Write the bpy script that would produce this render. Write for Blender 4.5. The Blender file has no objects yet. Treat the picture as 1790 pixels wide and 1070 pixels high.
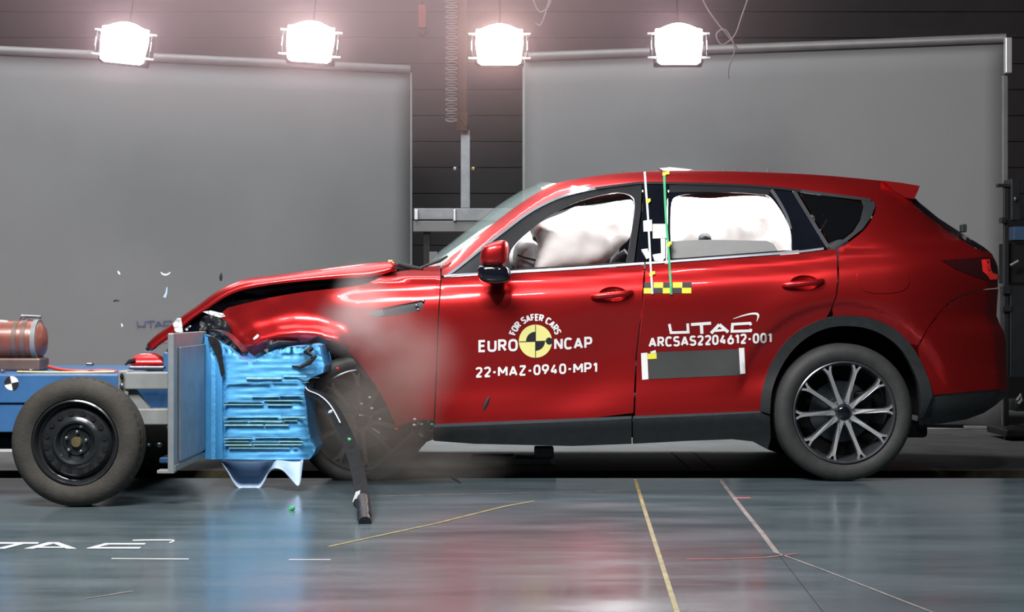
import bpy, bmesh, math, random
from mathutils import Vector, Matrix, noise, geometry

random.seed(7)
SC = bpy.context.scene
COL = SC.collection
PI = math.pi

# ------------------------------------------------------------------ camera, world, light, exposure
F, CX, HY, CAMH, D0 = 2970.0, 895.0, 545.0, 0.9, 9.0     # focal length in px, centre, horizon row, height, distance to the car side
cam = bpy.data.cameras.new('camera')
cam.sensor_width = 36.0
cam.lens = F / 1790 * 36.0
cam.shift_y = 10 / 1790
cam.clip_end = 200
cob = bpy.data.objects.new('camera', cam)
COL.objects.link(cob)
cob.location = (0, -D0, CAMH)
cob.rotation_euler = (PI / 2, 0, 0)
SC.camera = cob

w = bpy.data.worlds.new('hall_world')
SC.world = w
w.use_nodes = True
w.node_tree.nodes['Background'].inputs[0].default_value = (0.5, 0.5, 0.55, 1)
w.node_tree.nodes['Background'].inputs[1].default_value = 0.05

SC.view_settings.view_transform = 'Standard'
SC.view_settings.look = 'None'
SC.view_settings.exposure = 0.0
SC.view_settings.gamma = 1.0
SC.view_settings.use_curve_mapping = False
SC.cycles.use_denoising = True
SC.cycles.max_bounces = 8
SC.cycles.transparent_max_bounces = 16
SC.cycles.volume_bounces = 1
SC.cycles.volume_step_rate = 0.4
SC.cycles.caustics_reflective = False
SC.cycles.caustics_refractive = False
SC.cycles.sample_clamp_indirect = 6.0


def area(name, loc, target, sx, sy, power, col=(1, 1, 1)):
    l = bpy.data.lights.new(name, 'AREA')
    l.shape = 'RECTANGLE'
    l.size, l.size_y, l.energy, l.color = sx, sy, power, col
    o = bpy.data.objects.new(name, l)
    COL.objects.link(o)
    o.location = loc
    o.rotation_euler = (Vector(target) - Vector(loc)).to_track_quat('-Z', 'Y').to_euler()
    return o


area('hall_lamp', (-1.9, -4.4, 5.6), (-0.7, 0.2, 0.7), 3.0, 2.0, 660, (1.0, 0.98, 0.97))
area('hall_lamp', (-1.2, 1.2, 6.4), (-1.2, 1.0, 0), 4.0, 2.4, 150, (0.97, 0.98, 1.0))
area('hall_lamp', (-2.4, 3.2, 6.4), (-2.0, 6.0, 1.2), 5.0, 0.8, 230, (0.97, 0.98, 1.0))
for lx, ly, lz in ((-2.05, -4.6, 4.2), (-0.05, -4.6, 4.2), (1.31, -4.6, 4.2)):
    area('spot_lamp', (lx, ly, lz), (lx * 0.7, 0.0, 0.9), 0.30, 0.22, 42, (1, 1, 1))


# ------------------------------------------------------------------ helpers
def P(u, v, y):
    d = D0 + y
    return Vector(((u - CX) * d / F, y, CAMH - (v - HY) * d / F))


def G(u, v, z=0.0):
    d = (CAMH - z) * F / (v - HY)
    return Vector(((u - CX) * d / F, d - D0, z))


def link(name, me, parent=None, mat=None):
    o = bpy.data.objects.new(name, me)
    COL.objects.link(o)
    if parent is not None:
        o.parent = parent
    if mat is not None:
        me.materials.append(mat)
    return o


def mk(name, verts, faces, mat=None, parent=None, smooth=False, normals=None, origin=None):
    me = bpy.data.meshes.new(name)
    off = Vector(origin) if origin is not None else Vector((0, 0, 0))
    if parent is not None:
        off = off + Vector(parent.get('_o', (0, 0, 0)))
    me.from_pydata([tuple(Vector(v) - off) for v in verts], [], faces)
    me.update()
    if smooth or normals:
        me.polygons.foreach_set('use_smooth', [True] * len(me.polygons))
    if normals:
        me.normals_split_custom_set_from_vertices([tuple(n) for n in normals])
    o = link(name, me, parent, mat)
    o['_o'] = tuple(off)
    return o


def empty(name, loc, label=None, cat=None, group=None, parent=None, kind=None):
    o = bpy.data.objects.new(name, None)
    COL.objects.link(o)
    o.empty_display_size = 0.1
    base = Vector((0, 0, 0))
    if parent is not None:
        o.parent = parent
        base = Vector(parent.get('_o', (0, 0, 0)))
    o.location = Vector(loc) - base
    o['_o'] = tuple(loc)
    return tag(o, label, cat, group, kind)


def tag(o, label=None, cat=None, group=None, kind=None):
    if label: o['label'] = label
    if cat: o['category'] = cat
    if group: o['group'] = group
    if kind: o['kind'] = kind
    return o


class MB:
    """collects simple solids into one mesh"""
    def __init__(s):
        s.v, s.f = [], []

    def add(s, vs, fs):
        n = len(s.v)
        s.v += [Vector(q) for q in vs]
        s.f += [tuple(i + n for i in f) for f in fs]
        return s

    def box(s, a, b, bev=0.0):
        (x0, y0, z0), (x1, y1, z1) = a, b
        x0, x1 = min(x0, x1), max(x0, x1); y0, y1 = min(y0, y1), max(y0, y1); z0, z1 = min(z0, z1), max(z0, z1)
        bev = min(bev, (x1 - x0) * .45, (y1 - y0) * .45, (z1 - z0) * .45)
        if bev <= 0:
            vs = [(x, y, z) for x in (x0, x1) for y in (y0, y1) for z in (z0, z1)]
            return s.add(vs, [(0, 1, 3, 2), (4, 6, 7, 5), (0, 4, 5, 1), (2, 3, 7, 6), (0, 2, 6, 4), (1, 5, 7, 3)])
        bm = bmesh.new()
        bmesh.ops.create_cube(bm, size=1)
        for q in bm.verts:
            q.co = Vector(((x0 + x1) / 2 + q.co.x * (x1 - x0), (y0 + y1) / 2 + q.co.y * (y1 - y0), (z0 + z1) / 2 + q.co.z * (z1 - z0)))
        bmesh.ops.bevel(bm, geom=bm.edges[:], offset=bev, segments=2, affect='EDGES', profile=0.5)
        return s.bm(bm)

    def bm(s, bm):
        bm.verts.index_update()
        s.add([q.co.copy() for q in bm.verts], [[q.index for q in f.verts] for f in bm.faces])
        bm.free()
        return s

    def tube(s, pts, r, n=10, caps=True):
        pts = [Vector(p) for p in pts]
        rs = r if isinstance(r, (list, tuple)) else [r] * len(pts)
        vs, fs = [], []
        up = None
        for i, p in enumerate(pts):
            t = (pts[min(i + 1, len(pts) - 1)] - pts[max(i - 1, 0)]).normalized()
            if up is None:
                up = t.orthogonal().normalized()
            up = (up - t * up.dot(t)).normalized()
            q = t.cross(up)
            for k in range(n):
                a = 2 * PI * k / n
                vs.append(p + (up * math.cos(a) + q * math.sin(a)) * rs[i])
        for i in range(len(pts) - 1):
            for k in range(n):
                k2 = (k + 1) % n
                fs.append((i * n + k, i * n + k2, (i + 1) * n + k2, (i + 1) * n + k))
        if caps:
            fs.append(tuple(range(n))[::-1])
            fs.append(tuple((len(pts) - 1) * n + k for k in range(n)))
        return s.add(vs, fs)

    def cyl(s, a, b, r, n=20):
        return s.tube([a, b], r, n)

    def ell(s, c, r, seg=16, rings=10):
        bm = bmesh.new()
        bmesh.ops.create_uvsphere(bm, u_segments=seg, v_segments=rings, radius=1)
        for q in bm.verts:
            q.co = Vector((c[0] + q.co.x * r[0], c[1] + q.co.y * r[1], c[2] + q.co.z * r[2]))
        return s.bm(bm)

    def prism(s, ring, vec):
        """solid from a planar ring of points, pushed along vec"""
        n = len(ring)
        vec = Vector(vec)
        a = [Vector(q) for q in ring]
        tris = tess(a)
        vs = a + [q + vec for q in a]
        fs = [tuple(t) for t in tris] + [tuple(i + n for i in t[::-1]) for t in tris]
        fs += [(i, (i + 1) % n, (i + 1) % n + n, i + n) for i in range(n)]
        return s.add(vs, fs)

    def lathe(s, prof, c, n=48, mod=None):
        """prof of (radius, y) turned about the y axis through c"""
        vs, fs = [], []
        m = len(prof)
        for k in range(n):
            a = 2 * PI * k / n
            for j, (r, y) in enumerate(prof):
                if mod:
                    r, y = mod(k, j, r, y)
                vs.append((c[0] + r * math.cos(a), c[1] + y, c[2] + r * math.sin(a)))
        for k in range(n):
            k2 = (k + 1) % n
            for j in range(m - 1):
                fs.append((k * m + j, k * m + j + 1, k2 * m + j + 1, k2 * m + j))
        return s.add(vs, fs)

    def build(s, name, mat=None, parent=None, smooth=False, origin=None, fix=True):
        o = mk(name, s.v, s.f, mat, parent, False, None, origin)
        if fix:
            bm = bmesh.new()
            bm.from_mesh(o.data)
            bmesh.ops.recalc_face_normals(bm, faces=bm.faces[:])
            bm.to_mesh(o.data)
            bm.free()
        if smooth:
            o.data.polygons.foreach_set('use_smooth', [True] * len(o.data.polygons))
            o.data.set_sharp_from_angle(angle=math.radians(42))
        return o


def tess(ring):
    return geometry.tessellate_polygon([[Vector(q) for q in ring]])


def spl(pts, n=6, closed=False):
    """Catmull-Rom through pts"""
    out = []
    m = len(pts)
    rng = range(m if closed else m - 1)
    for i in rng:
        if closed:
            p = [pts[(i + k - 1) % m] for k in range(4)]
        else:
            p = [pts[max(0, min(m - 1, i + k - 1))] for k in range(4)]
        for j in range(n):
            t = j / n
            q = []
            for a, b, c, d in zip(*p):
                q.append(0.5 * (2 * b + (c - a) * t + (2 * a - 5 * b + 4 * c - d) * t * t + (3 * b - a - 3 * c + d) * t ** 3))
            out.append(tuple(q))
    if not closed:
        out.append(tuple(pts[-1]))
    return out


def itp(tab, x):
    if x <= tab[0][0]: 
        (a, b), (c, d) = tab[0], tab[1]
        return b + (d - b) / (c - a) * (x - a)
    if x >= tab[-1][0]:
        (a, b), (c, d) = tab[-2], tab[-1]
        return d + (d - b) / (c - a) * (x - c)
    i = 0
    while tab[i + 1][0] < x: i += 1
    def slope(k):
        if k <= 0: return (tab[1][1] - tab[0][1]) / (tab[1][0] - tab[0][0])
        if k >= len(tab) - 1: return (tab[-1][1] - tab[-2][1]) / (tab[-1][0] - tab[-2][0])
        return (tab[k + 1][1] - tab[k - 1][1]) / (tab[k + 1][0] - tab[k - 1][0])
    x0, y0 = tab[i]; x1, y1 = tab[i + 1]
    h = x1 - x0; t = (x - x0) / h
    return ((2 * t ** 3 - 3 * t * t + 1) * y0 + (t ** 3 - 2 * t * t + t) * h * slope(i)
            + (-2 * t ** 3 + 3 * t * t) * y1 + (t ** 3 - t * t) * h * slope(i + 1))


def sm(x):
    x = max(0.0, min(1.0, x))
    return x * x * (3 - 2 * x)


def inside(p, poly):
    x, y = p
    r = False
    j = len(poly) - 1
    for i in range(len(poly)):
        (xi, yi), (xj, yj) = poly[i], poly[j]
        if (yi > y) != (yj > y) and x < (xj - xi) * (y - yi) / (yj - yi) + xi:
            r = not r
        j = i
    return r


def segdist(p, a, b):
    ax, ay = a; bx, by = b; x, y = p
    dx, dy = bx - ax, by - ay
    L = dx * dx + dy * dy
    t = 0 if L == 0 else max(0, min(1, ((x - ax) * dx + (y - ay) * dy) / L))
    return math.hypot(x - ax - t * dx, y - ay - t * dy)


def polydist(p, poly, closed=True):
    n = len(poly)
    return min(segdist(p, poly[i], poly[(i + 1) % n]) for i in range(n if closed else n - 1))


def densify(poly, step):
    out = []
    n = len(poly)
    for i in range(n):
        a, b = poly[i], poly[(i + 1) % n]
        k = max(1, int(math.ceil(math.hypot(b[0] - a[0], b[1] - a[1]) / step)))
        for j in range(k):
            t = j / k
            out.append((a[0] + (b[0] - a[0]) * t, a[1] + (b[1] - a[1]) * t))
    return out


def fill(poly, holes=(), step=9.0):
    """triangulates a polygon with an inner grid; returns points, triangles, boundary loops"""
    loops = [densify(poly, step)] + [densify(h, step) for h in holes]
    pts, edges, lidx = [], [], []
    for lp in loops:
        n0 = len(pts)
        pts += lp
        edges += [(n0 + i, n0 + (i + 1) % len(lp)) for i in range(len(lp))]
        lidx.append(list(range(n0, n0 + len(lp))))
    us = [p[0] for p in poly]; vs = [p[1] for p in poly]
    row = 0
    v = min(vs) + step * .5
    bpts = [q for lp in loops for q in lp]
    while v < max(vs):
        u = min(us) + step * (0.5 if row % 2 else 0.0)
        while u < max(us):
            if inside((u, v), poly) and not any(inside((u, v), h) for h in holes):
                if all(abs(q[0] - u) > step * .55 or abs(q[1] - v) > step * .55 for q in bpts):
                    pts.append((u, v))
            u += step
        v += step * .87
        row += 1
    nv, ne, nf, ov, oe, of = geometry.delaunay_2d_cdt([Vector(q) for q in pts], edges, [], 0, 1e-5, True)
    mp = {}
    for i, src in enumerate(ov):
        for s_ in src: mp[s_] = i
    tris = []
    for f in nf:
        c = (sum(nv[i].x for i in f) / 3, sum(nv[i].y for i in f) / 3)
        if inside(c, poly) and not any(inside(c, h) for h in holes):
            tris.append(tuple(f))
    nl = [[mp[i] for i in l if i in mp] for l in lidx]
    return [tuple(q) for q in nv], tris, nl


YC = 0.945


def panel(name, poly, mat, parent, S, off=0.0, step=9.0, holes=(), depth=0.018, far=False, fixn=True):
    """a sheet part that follows surface S (inset in metres over photo rows and columns), with flanged edges"""
    pts, tris, loops = fill(poly, holes, step)
    def pos(u, v): return P(u, v, S(u, v) + off)
    V = [pos(*q) for q in pts]
    N = []
    for (u, v) in pts:
        a = pos(u + 1.5, v) - pos(u - 1.5, v)
        b = pos(u, v + 1.5) - pos(u, v - 1.5)
        n = -(a.cross(b))
        n.normalize()
        N.append(n)
    faces = []
    for t in tris:
        n = (V[t[1]] - V[t[0]]).cross(V[t[2]] - V[t[0]])
        faces.append(t if n.y < 0 else t[::-1])
    if depth > 0:
        for l in loops:
            n0 = len(V)
            m = len(l)
            for k, i in enumerate(l):
                p, q = Vector(pts[l[k - 1]]), Vector(pts[l[(k + 1) % m]])
                e = q - p
                c = Vector((e.y, 0, e.x))
                if c.length > 0: c.normalize()
                V.append(V[i].copy()); N.append(c)
                V.append(V[i] + Vector((0, depth, 0))); N.append(c)
            for k in range(m):
                a, b = n0 + 2 * k, n0 + 2 * ((k + 1) % m)
                faces.append((a, b, b + 1, a + 1))
    o = mk(name, V, faces, mat, parent, True, N)
    if far:
        V2 = [Vector((q.x, 2 * YC - q.y, q.z)) for q in V]
        N2 = [Vector((q.x, -q.y, q.z)) for q in N]
        mk(name, V2, [f[::-1] for f in faces], mat, parent, True, N2)
    return o


def ribbon(name, line, wd, mat, parent, S, off=-0.004, depth=0.012, far=False, step=6):
    """a strip following the surface; wd may be a pair (start, end)"""
    w0, w1 = wd if isinstance(wd, tuple) else (wd, wd)
    n = len(line)
    L, R = [], []
    for i, (u, v) in enumerate(line):
        a, b = line[max(0, i - 1)], line[min(n - 1, i + 1)]
        d = Vector((b[0] - a[0], b[1] - a[1])).normalized()
        k = (w0 + (w1 - w0) * i / max(1, n - 1)) / 2
        L.append((u - d.y * k, v + d.x * k)); R.append((u + d.y * k, v - d.x * k))
    return panel(name, L + R[::-1], mat, parent, S, off, step, (), depth, far)


def loft(name, near, bulge, mat, parent, n=14, far=None, power=1.0, smooth=True, y_end=None):
    """surface from a near edge to its mirror image, bulged in the middle"""
    near = [Vector(q) for q in near]
    farp = far or [Vector((q.x, 2 * YC - q.y, q.z)) for q in near]
    b = Vector(bulge)
    V, Fc = [], []
    for i, (p, q) in enumerate(zip(near, farp)):
        for k in range(n + 1):
            t = k / n
            V.append(p.lerp(q, t) + b * (4 * t * (1 - t)) ** power)
    for i in range(len(near) - 1):
        for k in range(n):
            a = i * (n + 1) + k
            Fc.append((a, a + 1, a + n + 2, a + n + 1))
    return mk(name, V, Fc, mat, parent, smooth)


def pillow(name, poly, y0, th, mat, parent, step=8, lump=0.02, seed=0, grow=40.0):
    """puffed closed bag over an outline standing at depth y0"""
    pts, tris, loops = fill(poly, (), step)
    V, Fc = [], []
    n = len(pts)
    bset = set(loops[0])
    for sgn in (-1, 1):
        for i, (u, v) in enumerate(pts):
            d = 0 if i in bset else polydist((u, v), poly)
            t = min(1, d / grow)
            k = math.sqrt(max(0, 1 - (1 - t) ** 2))
            nz = noise.noise(Vector((u * .022, v * .03, seed))) * lump * t + noise.noise(Vector((u * .06, v * .05, seed + 9))) * lump * .35 * t
            V.append(P(u, v, y0 + sgn * (th * k) + nz))
    for t in tris:
        m = (V[t[1]] - V[t[0]]).cross(V[t[2]] - V[t[0]])
        t = t if m.y < 0 else t[::-1]
        Fc.append(t)
        Fc.append(tuple(i + n for i in t[::-1]))
    o = mk(name, V, Fc, mat, parent, True)
    bm = bmesh.new(); bm.from_mesh(o.data)
    bmesh.ops.remove_doubles(bm, verts=bm.verts[:], dist=1e-5)
    bm.to_mesh(o.data); bm.free()
    o.data.polygons.foreach_set('use_smooth', [True] * len(o.data.polygons))
    return o


# ------------------------------------------------------------------ materials
def material(name, col, rough=0.5, metal=0.0, spec=0.5, coat=0.0, var=0.0, scale=8.0, bump=0.0, bscale=60.0,
             rvar=0.0, emit=None, estr=0.0, alpha=1.0, trans=0.0, stretch=(1, 1, 1), col2=None, coat_rough=0.03):
    m = bpy.data.materials.new(name)
    m.use_nodes = True
    nt = m.node_tree
    b = nt.nodes['Principled BSDF']
    b.inputs['Base Color'].default_value = (*col, 1)
    b.inputs['Roughness'].default_value = rough
    b.inputs['Metallic'].default_value = metal
    b.inputs['Specular IOR Level'].default_value = spec
    b.inputs['Coat Weight'].default_value = coat
    b.inputs['Coat Roughness'].default_value = coat_rough
    b.inputs['Alpha'].default_value = alpha
    b.inputs['Transmission Weight'].default_value = trans
    if emit:
        b.inputs['Emission Color'].default_value = (*emit, 1)
        b.inputs['Emission Strength'].default_value = estr
    tc = nt.nodes.new('ShaderNodeTexCoord')
    mp = nt.nodes.new('ShaderNodeMapping')
    mp.inputs['Scale'].default_value = stretch
    nt.links.new(tc.outputs['Object'], mp.inputs['Vector'])
    if var > 0 or rvar > 0 or col2:
        nz = nt.nodes.new('ShaderNodeTexNoise')
        nz.inputs['Scale'].default_value = scale
        nz.inputs['Detail'].default_value = 6
        nz.inputs['Roughness'].default_value = 0.62
        nt.links.new(mp.outputs[0], nz.inputs['Vector'])
        if var > 0 or col2:
            r = nt.nodes.new('ShaderNodeValToRGB')
            a = tuple(max(0, c * (1 - var)) for c in col)
            c2 = col2 or tuple(min(1, c * (1 + var)) for c in col)
            r.color_ramp.elements[0].color = (*(a if not col2 else col), 1)
            r.color_ramp.elements[1].color = (*c2, 1)
            r.color_ramp.elements[0].position = 0.36
            r.color_ramp.elements[1].position = 0.66
            nt.links.new(nz.outputs['Fac'], r.inputs[0])
            nt.links.new(r.outputs[0], b.inputs['Base Color'])
        if rvar > 0:
            mr = nt.nodes.new('ShaderNodeMapRange')
            mr.inputs['From Min'].default_value = 0.3; mr.inputs['From Max'].default_value = 0.7
            mr.inputs['To Min'].default_value = max(0.02, rough - rvar); mr.inputs['To Max'].default_value = min(1, rough + rvar)
            nt.links.new(nz.outputs['Fac'], mr.inputs['Value'])
            nt.links.new(mr.outputs[0], b.inputs['Roughness'])
    if bump > 0:
        n2 = nt.nodes.new('ShaderNodeTexNoise')
        n2.inputs['Scale'].default_value = bscale
        n2.inputs['Detail'].default_value = 4
        nt.links.new(mp.outputs[0], n2.inputs['Vector'])
        bp = nt.nodes.new('ShaderNodeBump')
        bp.inputs['Strength'].default_value = bump
        bp.inputs['Distance'].default_value = 0.01
        nt.links.new(n2.outputs['Fac'], bp.inputs['Height'])
        nt.links.new(bp.outputs[0], b.inputs['Normal'])
    return m


M = {}
M['paint'] = material('red_metallic_paint', (0.60, 0.021, 0.023), 0.34, 0.84, 0.5, 0.5, var=0.04, scale=300, coat_rough=0.045)
M['black_plastic'] = material('black_plastic', (0.022, 0.025, 0.027), 0.5, 0, 0.4, var=0.15, scale=20, bump=0.1, bscale=400)
M['trim_black'] = material('dull_black_trim', (0.012, 0.013, 0.014), 0.7, 0, 0.2, var=0.2, scale=20)
M['gloss_black'] = material('gloss_black', (0.006, 0.007, 0.012), 0.08, 0, 0.5, 0.6, var=0.1)
M['frame_grey'] = material('window_frame_grey', (0.014, 0.015, 0.018), 0.5, 0.0, 0.15, var=0.1)
M['chrome'] = material('satin_chrome', (0.27, 0.29, 0.32), 0.33, 0.9, var=0.05)
M['trim_steel'] = material('dull_steel_trim', (0.17, 0.19, 0.215), 0.5, 0.6, var=0.08)
M['chrome_dark'] = material('dark_chrome', (0.10, 0.11, 0.12), 0.35, 0.7, var=0.08)
M['rubber'] = material('tyre_rubber', (0.040, 0.041, 0.041), 0.62, 0, 0.35, var=0.15, scale=12, bump=0.15, bscale=120)
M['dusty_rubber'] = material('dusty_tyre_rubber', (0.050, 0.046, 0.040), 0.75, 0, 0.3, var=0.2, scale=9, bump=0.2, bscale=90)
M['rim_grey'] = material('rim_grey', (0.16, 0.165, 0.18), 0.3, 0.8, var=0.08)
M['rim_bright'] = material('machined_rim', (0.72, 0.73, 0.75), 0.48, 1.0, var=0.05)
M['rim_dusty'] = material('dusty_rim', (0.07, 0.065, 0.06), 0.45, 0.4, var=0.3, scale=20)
M['dark'] = material('dark_underbody', (0.010, 0.010, 0.011), 0.8, 0, 0.2, var=0.3)
M['dark_mix'] = material('torn_dark_plastic', (0.016, 0.017, 0.019), 0.42, 0, 0.4, var=0.3, scale=30, bump=0.4, bscale=50)
M['steel'] = material('brushed_steel', (0.42, 0.43, 0.44), 0.35, 0.9, var=0.15, scale=15)
M['airbag'] = material('airbag_cloth', (0.86, 0.82, 0.80), 0.9, 0, 0.2, var=0.03, scale=10, bump=0.15, bscale=25)
M['airbag_grey'] = material('grey_airbag_cloth', (0.74, 0.76, 0.77), 0.9, 0, 0.2, var=0.05, scale=10)
M['grey_card'] = material('grey_sun_blind', (0.30, 0.30, 0.30), 0.6, 0, 0.4, var=0.06)
M['cloth_dark'] = material('dark_seat_cloth', (0.018, 0.018, 0.02), 0.9, 0, 0.2, var=0.2, bump=0.2, bscale=200)
M['white'] = material('white_vinyl', (0.86, 0.86, 0.86), 0.5, 0, 0.4, var=0.02)
M['yellow'] = material('yellow_vinyl', (0.86, 0.80, 0.06), 0.5, 0, 0.4, var=0.03)
M['pale_yellow'] = material('pale_yellow_vinyl', (0.90, 0.85, 0.30), 0.5, 0, 0.4, var=0.03)
M['black_vinyl'] = material('black_vinyl', (0.022, 0.022, 0.026), 0.5, 0, 0.4, var=0.05)
M['grey_vinyl'] = material('dark_grey_vinyl', (0.055, 0.057, 0.057), 0.65, 0, 0.3, var=0.05)
M['green'] = material('green_tape', (0.05, 0.42, 0.18), 0.5, 0, 0.4, var=0.05)
M['pale_tape'] = material('pale_tape', (0.62, 0.66, 0.72), 0.5, 0, 0.4, var=0.05)
M['lens_red'] = material('red_lamp_lens', (0.55, 0.01, 0.012), 0.12, 0, 0.5, 0.8, var=0.05, emit=(1, 0.04, 0.03), estr=0.25)
M['lens_dark'] = material('dark_lamp_lens', (0.035, 0.004, 0.006), 0.08, 0, 0.5, 0.8, var=0.1)
M['blue'] = material('blue_trolley_paint', (0.04, 0.135, 0.32), 0.45, 0, 0.5, 0.2, var=0.12, scale=6)
M['honey'] = material('blue_aluminium_honeycomb', (0.11, 0.46, 0.88), 0.5, 0.1, 0.5, var=0.16, scale=14, bump=0.14, bscale=45, stretch=(1, 1, 5))
M['honey_smooth'] = material('blue_cladding_sheet', (0.075, 0.36, 0.74), 0.4, 0.2, 0.5, var=0.1, scale=6)
M['slit_pale'] = material('pale_slit_edge', (0.42, 0.78, 0.76), 0.4, 0.2, 0.5, var=0.2, scale=40)
M['slit_dark'] = material('dark_slit', (0.01, 0.05, 0.06), 0.6, 0, 0.3, var=0.2)
M['sheet_white'] = material('pale_blue_sheet', (0.50, 0.64, 0.82), 0.4, 0.1, 0.5, var=0.1)
M['plate_grey'] = material('grey_steel_plate', (0.27, 0.30, 0.32), 0.42, 0.3, 0.5, var=0.1, scale=7)
M['plate_inner'] = material('blue_grey_plate', (0.20, 0.26, 0.33), 0.42, 0.3, 0.5, var=0.12, scale=7)
M['frame_steel'] = material('grey_painted_frame', (0.24, 0.255, 0.25), 0.5, 0, 0.5, var=0.1)
M['tank'] = material('rusty_red_tank', (0.24, 0.075, 0.052), 0.35, 0.1, 0.5, 0.2, var=0.2, scale=6)
M['tank_dull'] = material('brown_tank_band', (0.18, 0.12, 0.10), 0.4, 0.3, 0.5, var=0.2)
M['red_hose'] = material('red_hose', (0.5, 0.04, 0.02), 0.4, 0, 0.5, var=0.05)
M['steel_black'] = material('black_steel_rim', (0.026, 0.029, 0.032), 0.25, 0.3, 0.5, 0.3, var=0.15)
M['brass'] = material('brass_nut', (0.45, 0.36, 0.18), 0.35, 0.9, var=0.1)
M['hook_red'] = material('dull_red_hook_paint', (0.14, 0.02, 0.02), 0.6, 0, 0.3, var=0.2)
M['lamp_warm'] = material('warm_lit_lamp_glass', (1, 1, 1), 0.3, 0, 0.3, emit=(1.0, 0.90, 0.78), estr=26.0)
M['lamp_cool'] = material('cool_lit_lamp_glass', (1, 1, 1), 0.3, 0, 0.3, emit=(0.93, 0.93, 1.0), estr=26.0)
M['lamp_on'] = material('lit_lamp_glass', (1, 1, 1), 0.3, 0, 0.3, emit=(1.0, 0.98, 0.97), estr=24.0)
M['lamp_body'] = material('black_lamp_body', (0.02, 0.02, 0.022), 0.4, 0.3, 0.5, var=0.1)
M['lamp_metal'] = material('pale_lamp_metal', (0.7, 0.7, 0.72), 0.3, 0.6, 0.5, var=0.05)
M['screen'] = material('grey_backdrop_cloth', (0.20, 0.20, 0.204), 0.9, 0, 0.15, var=0.03, scale=1.2, bump=0.05, bscale=200)
M['rail'] = material('pale_grey_rail', (0.17, 0.165, 0.168), 0.5, 0.2, 0.5, var=0.08)
M['wall'] = material('dark_wall_cladding', (0.022, 0.019, 0.020), 0.7, 0.0, 0.4, var=0.15, scale=3)
M['alu'] = material('aluminium_profile', (0.22, 0.22, 0.235), 0.45, 0.6, var=0.12, scale=9)
M['rust'] = material('brown_strap', (0.075, 0.035, 0.022), 0.7, 0, 0.4, var=0.2)
M['chain'] = material('dull_chain', (0.12, 0.095, 0.095), 0.5, 0.5, var=0.2)
M['floor_line'] = material('worn_yellow_line', (0.24, 0.20, 0.085), 0.5, 0, 0.3, var=0.35, scale=14)
M['rail_dull'] = material('dull_yellow_rail', (0.055, 0.048, 0.028), 0.6, 0, 0.3, var=0.4, scale=10)
M['floor_mark'] = material('worn_pale_line', (0.22, 0.19, 0.185), 0.5, 0, 0.3, var=0.35, scale=14)
M['red_mark'] = material('red_floor_mark', (0.36, 0.10, 0.09), 0.6, 0, 0.3, var=0.2)
M['floor_white'] = material('white_floor_paint', (0.82, 0.86, 0.90), 0.45, 0, 0.5, var=0.08, scale=20)
M['floor_back'] = material('shaded_concrete', (0.13, 0.127, 0.125), 0.7, 0, 0.3, var=0.22, scale=3)  # the car's shadow is put into this dark tone
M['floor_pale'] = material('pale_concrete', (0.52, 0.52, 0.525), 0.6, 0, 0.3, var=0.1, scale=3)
M['concrete_dark'] = material('dark_channel', (0.012, 0.012, 0.013), 0.85, 0, 0.2, var=0.2)
M['cable'] = material('pale_cable', (0.20, 0.16, 0.17), 0.6, 0, 0.4, var=0.05)
M['stand'] = material('black_stand_metal', (0.016, 0.018, 0.02), 0.4, 0.2, 0.5, var=0.2)
M['stand_blue'] = material('blue_case', (0.03, 0.07, 0.14), 0.5, 0, 0.5, var=0.1)
M['glass_lens'] = material('camera_glass', (0.05, 0.08, 0.08), 0.05, 0.3, 0.8, 0.5)
M['logo_blue'] = material('faded_blue_print', (0.085, 0.10, 0.17), 0.8, 0, 0.2, var=0.1)


def glass(name, tint, alpha, rough=0.03):
    m = material(name, tint, rough, 0, 0.6, 0.4, alpha=alpha)
    return m


M['glass'] = glass('side_glass', (0.03, 0.035, 0.035), 0.10)
M['privacy'] = material('privacy_glass', (0.004, 0.005, 0.006), 0.05, 0, 0.25, 0.0, alpha=0.93)
M['windshield'] = glass('windshield_glass', (0.42, 0.60, 0.58), 0.42, 0.08)


def floor_material():
    m = material('blue_grey_steel_floor', (0.084, 0.114, 0.128), 0.19, 0.0, 0.5, 0.0, var=0.18, scale=1.6, rvar=0.07, bump=0.05, bscale=3, stretch=(0.6, 2.2, 1))
    return m


M['floor'] = floor_material()

# ------------------------------------------------------------------ the hall: floor, walls, ceiling
flo = empty('floor', (0, 0, 0), 'glossy blue grey steel floor with worn painted lines under the crashed car', None, kind='structure')


def slab(name, ring, mat, th=0.06, z=0.0):
    return MB().prism([(a, b, z) for a, b in ring], (0, 0, -th)).build(name, mat, flo)


EDGE = G(900, 836).y
A0, A1 = G(1110, 836), G(1183, 1070)
B0, B1 = G(1258, 836), G(1360, 968)


def ext(a, b, y):
    t = (y - a.y) / (b.y - a.y)
    return a.x + (b.x - a.x) * t


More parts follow.
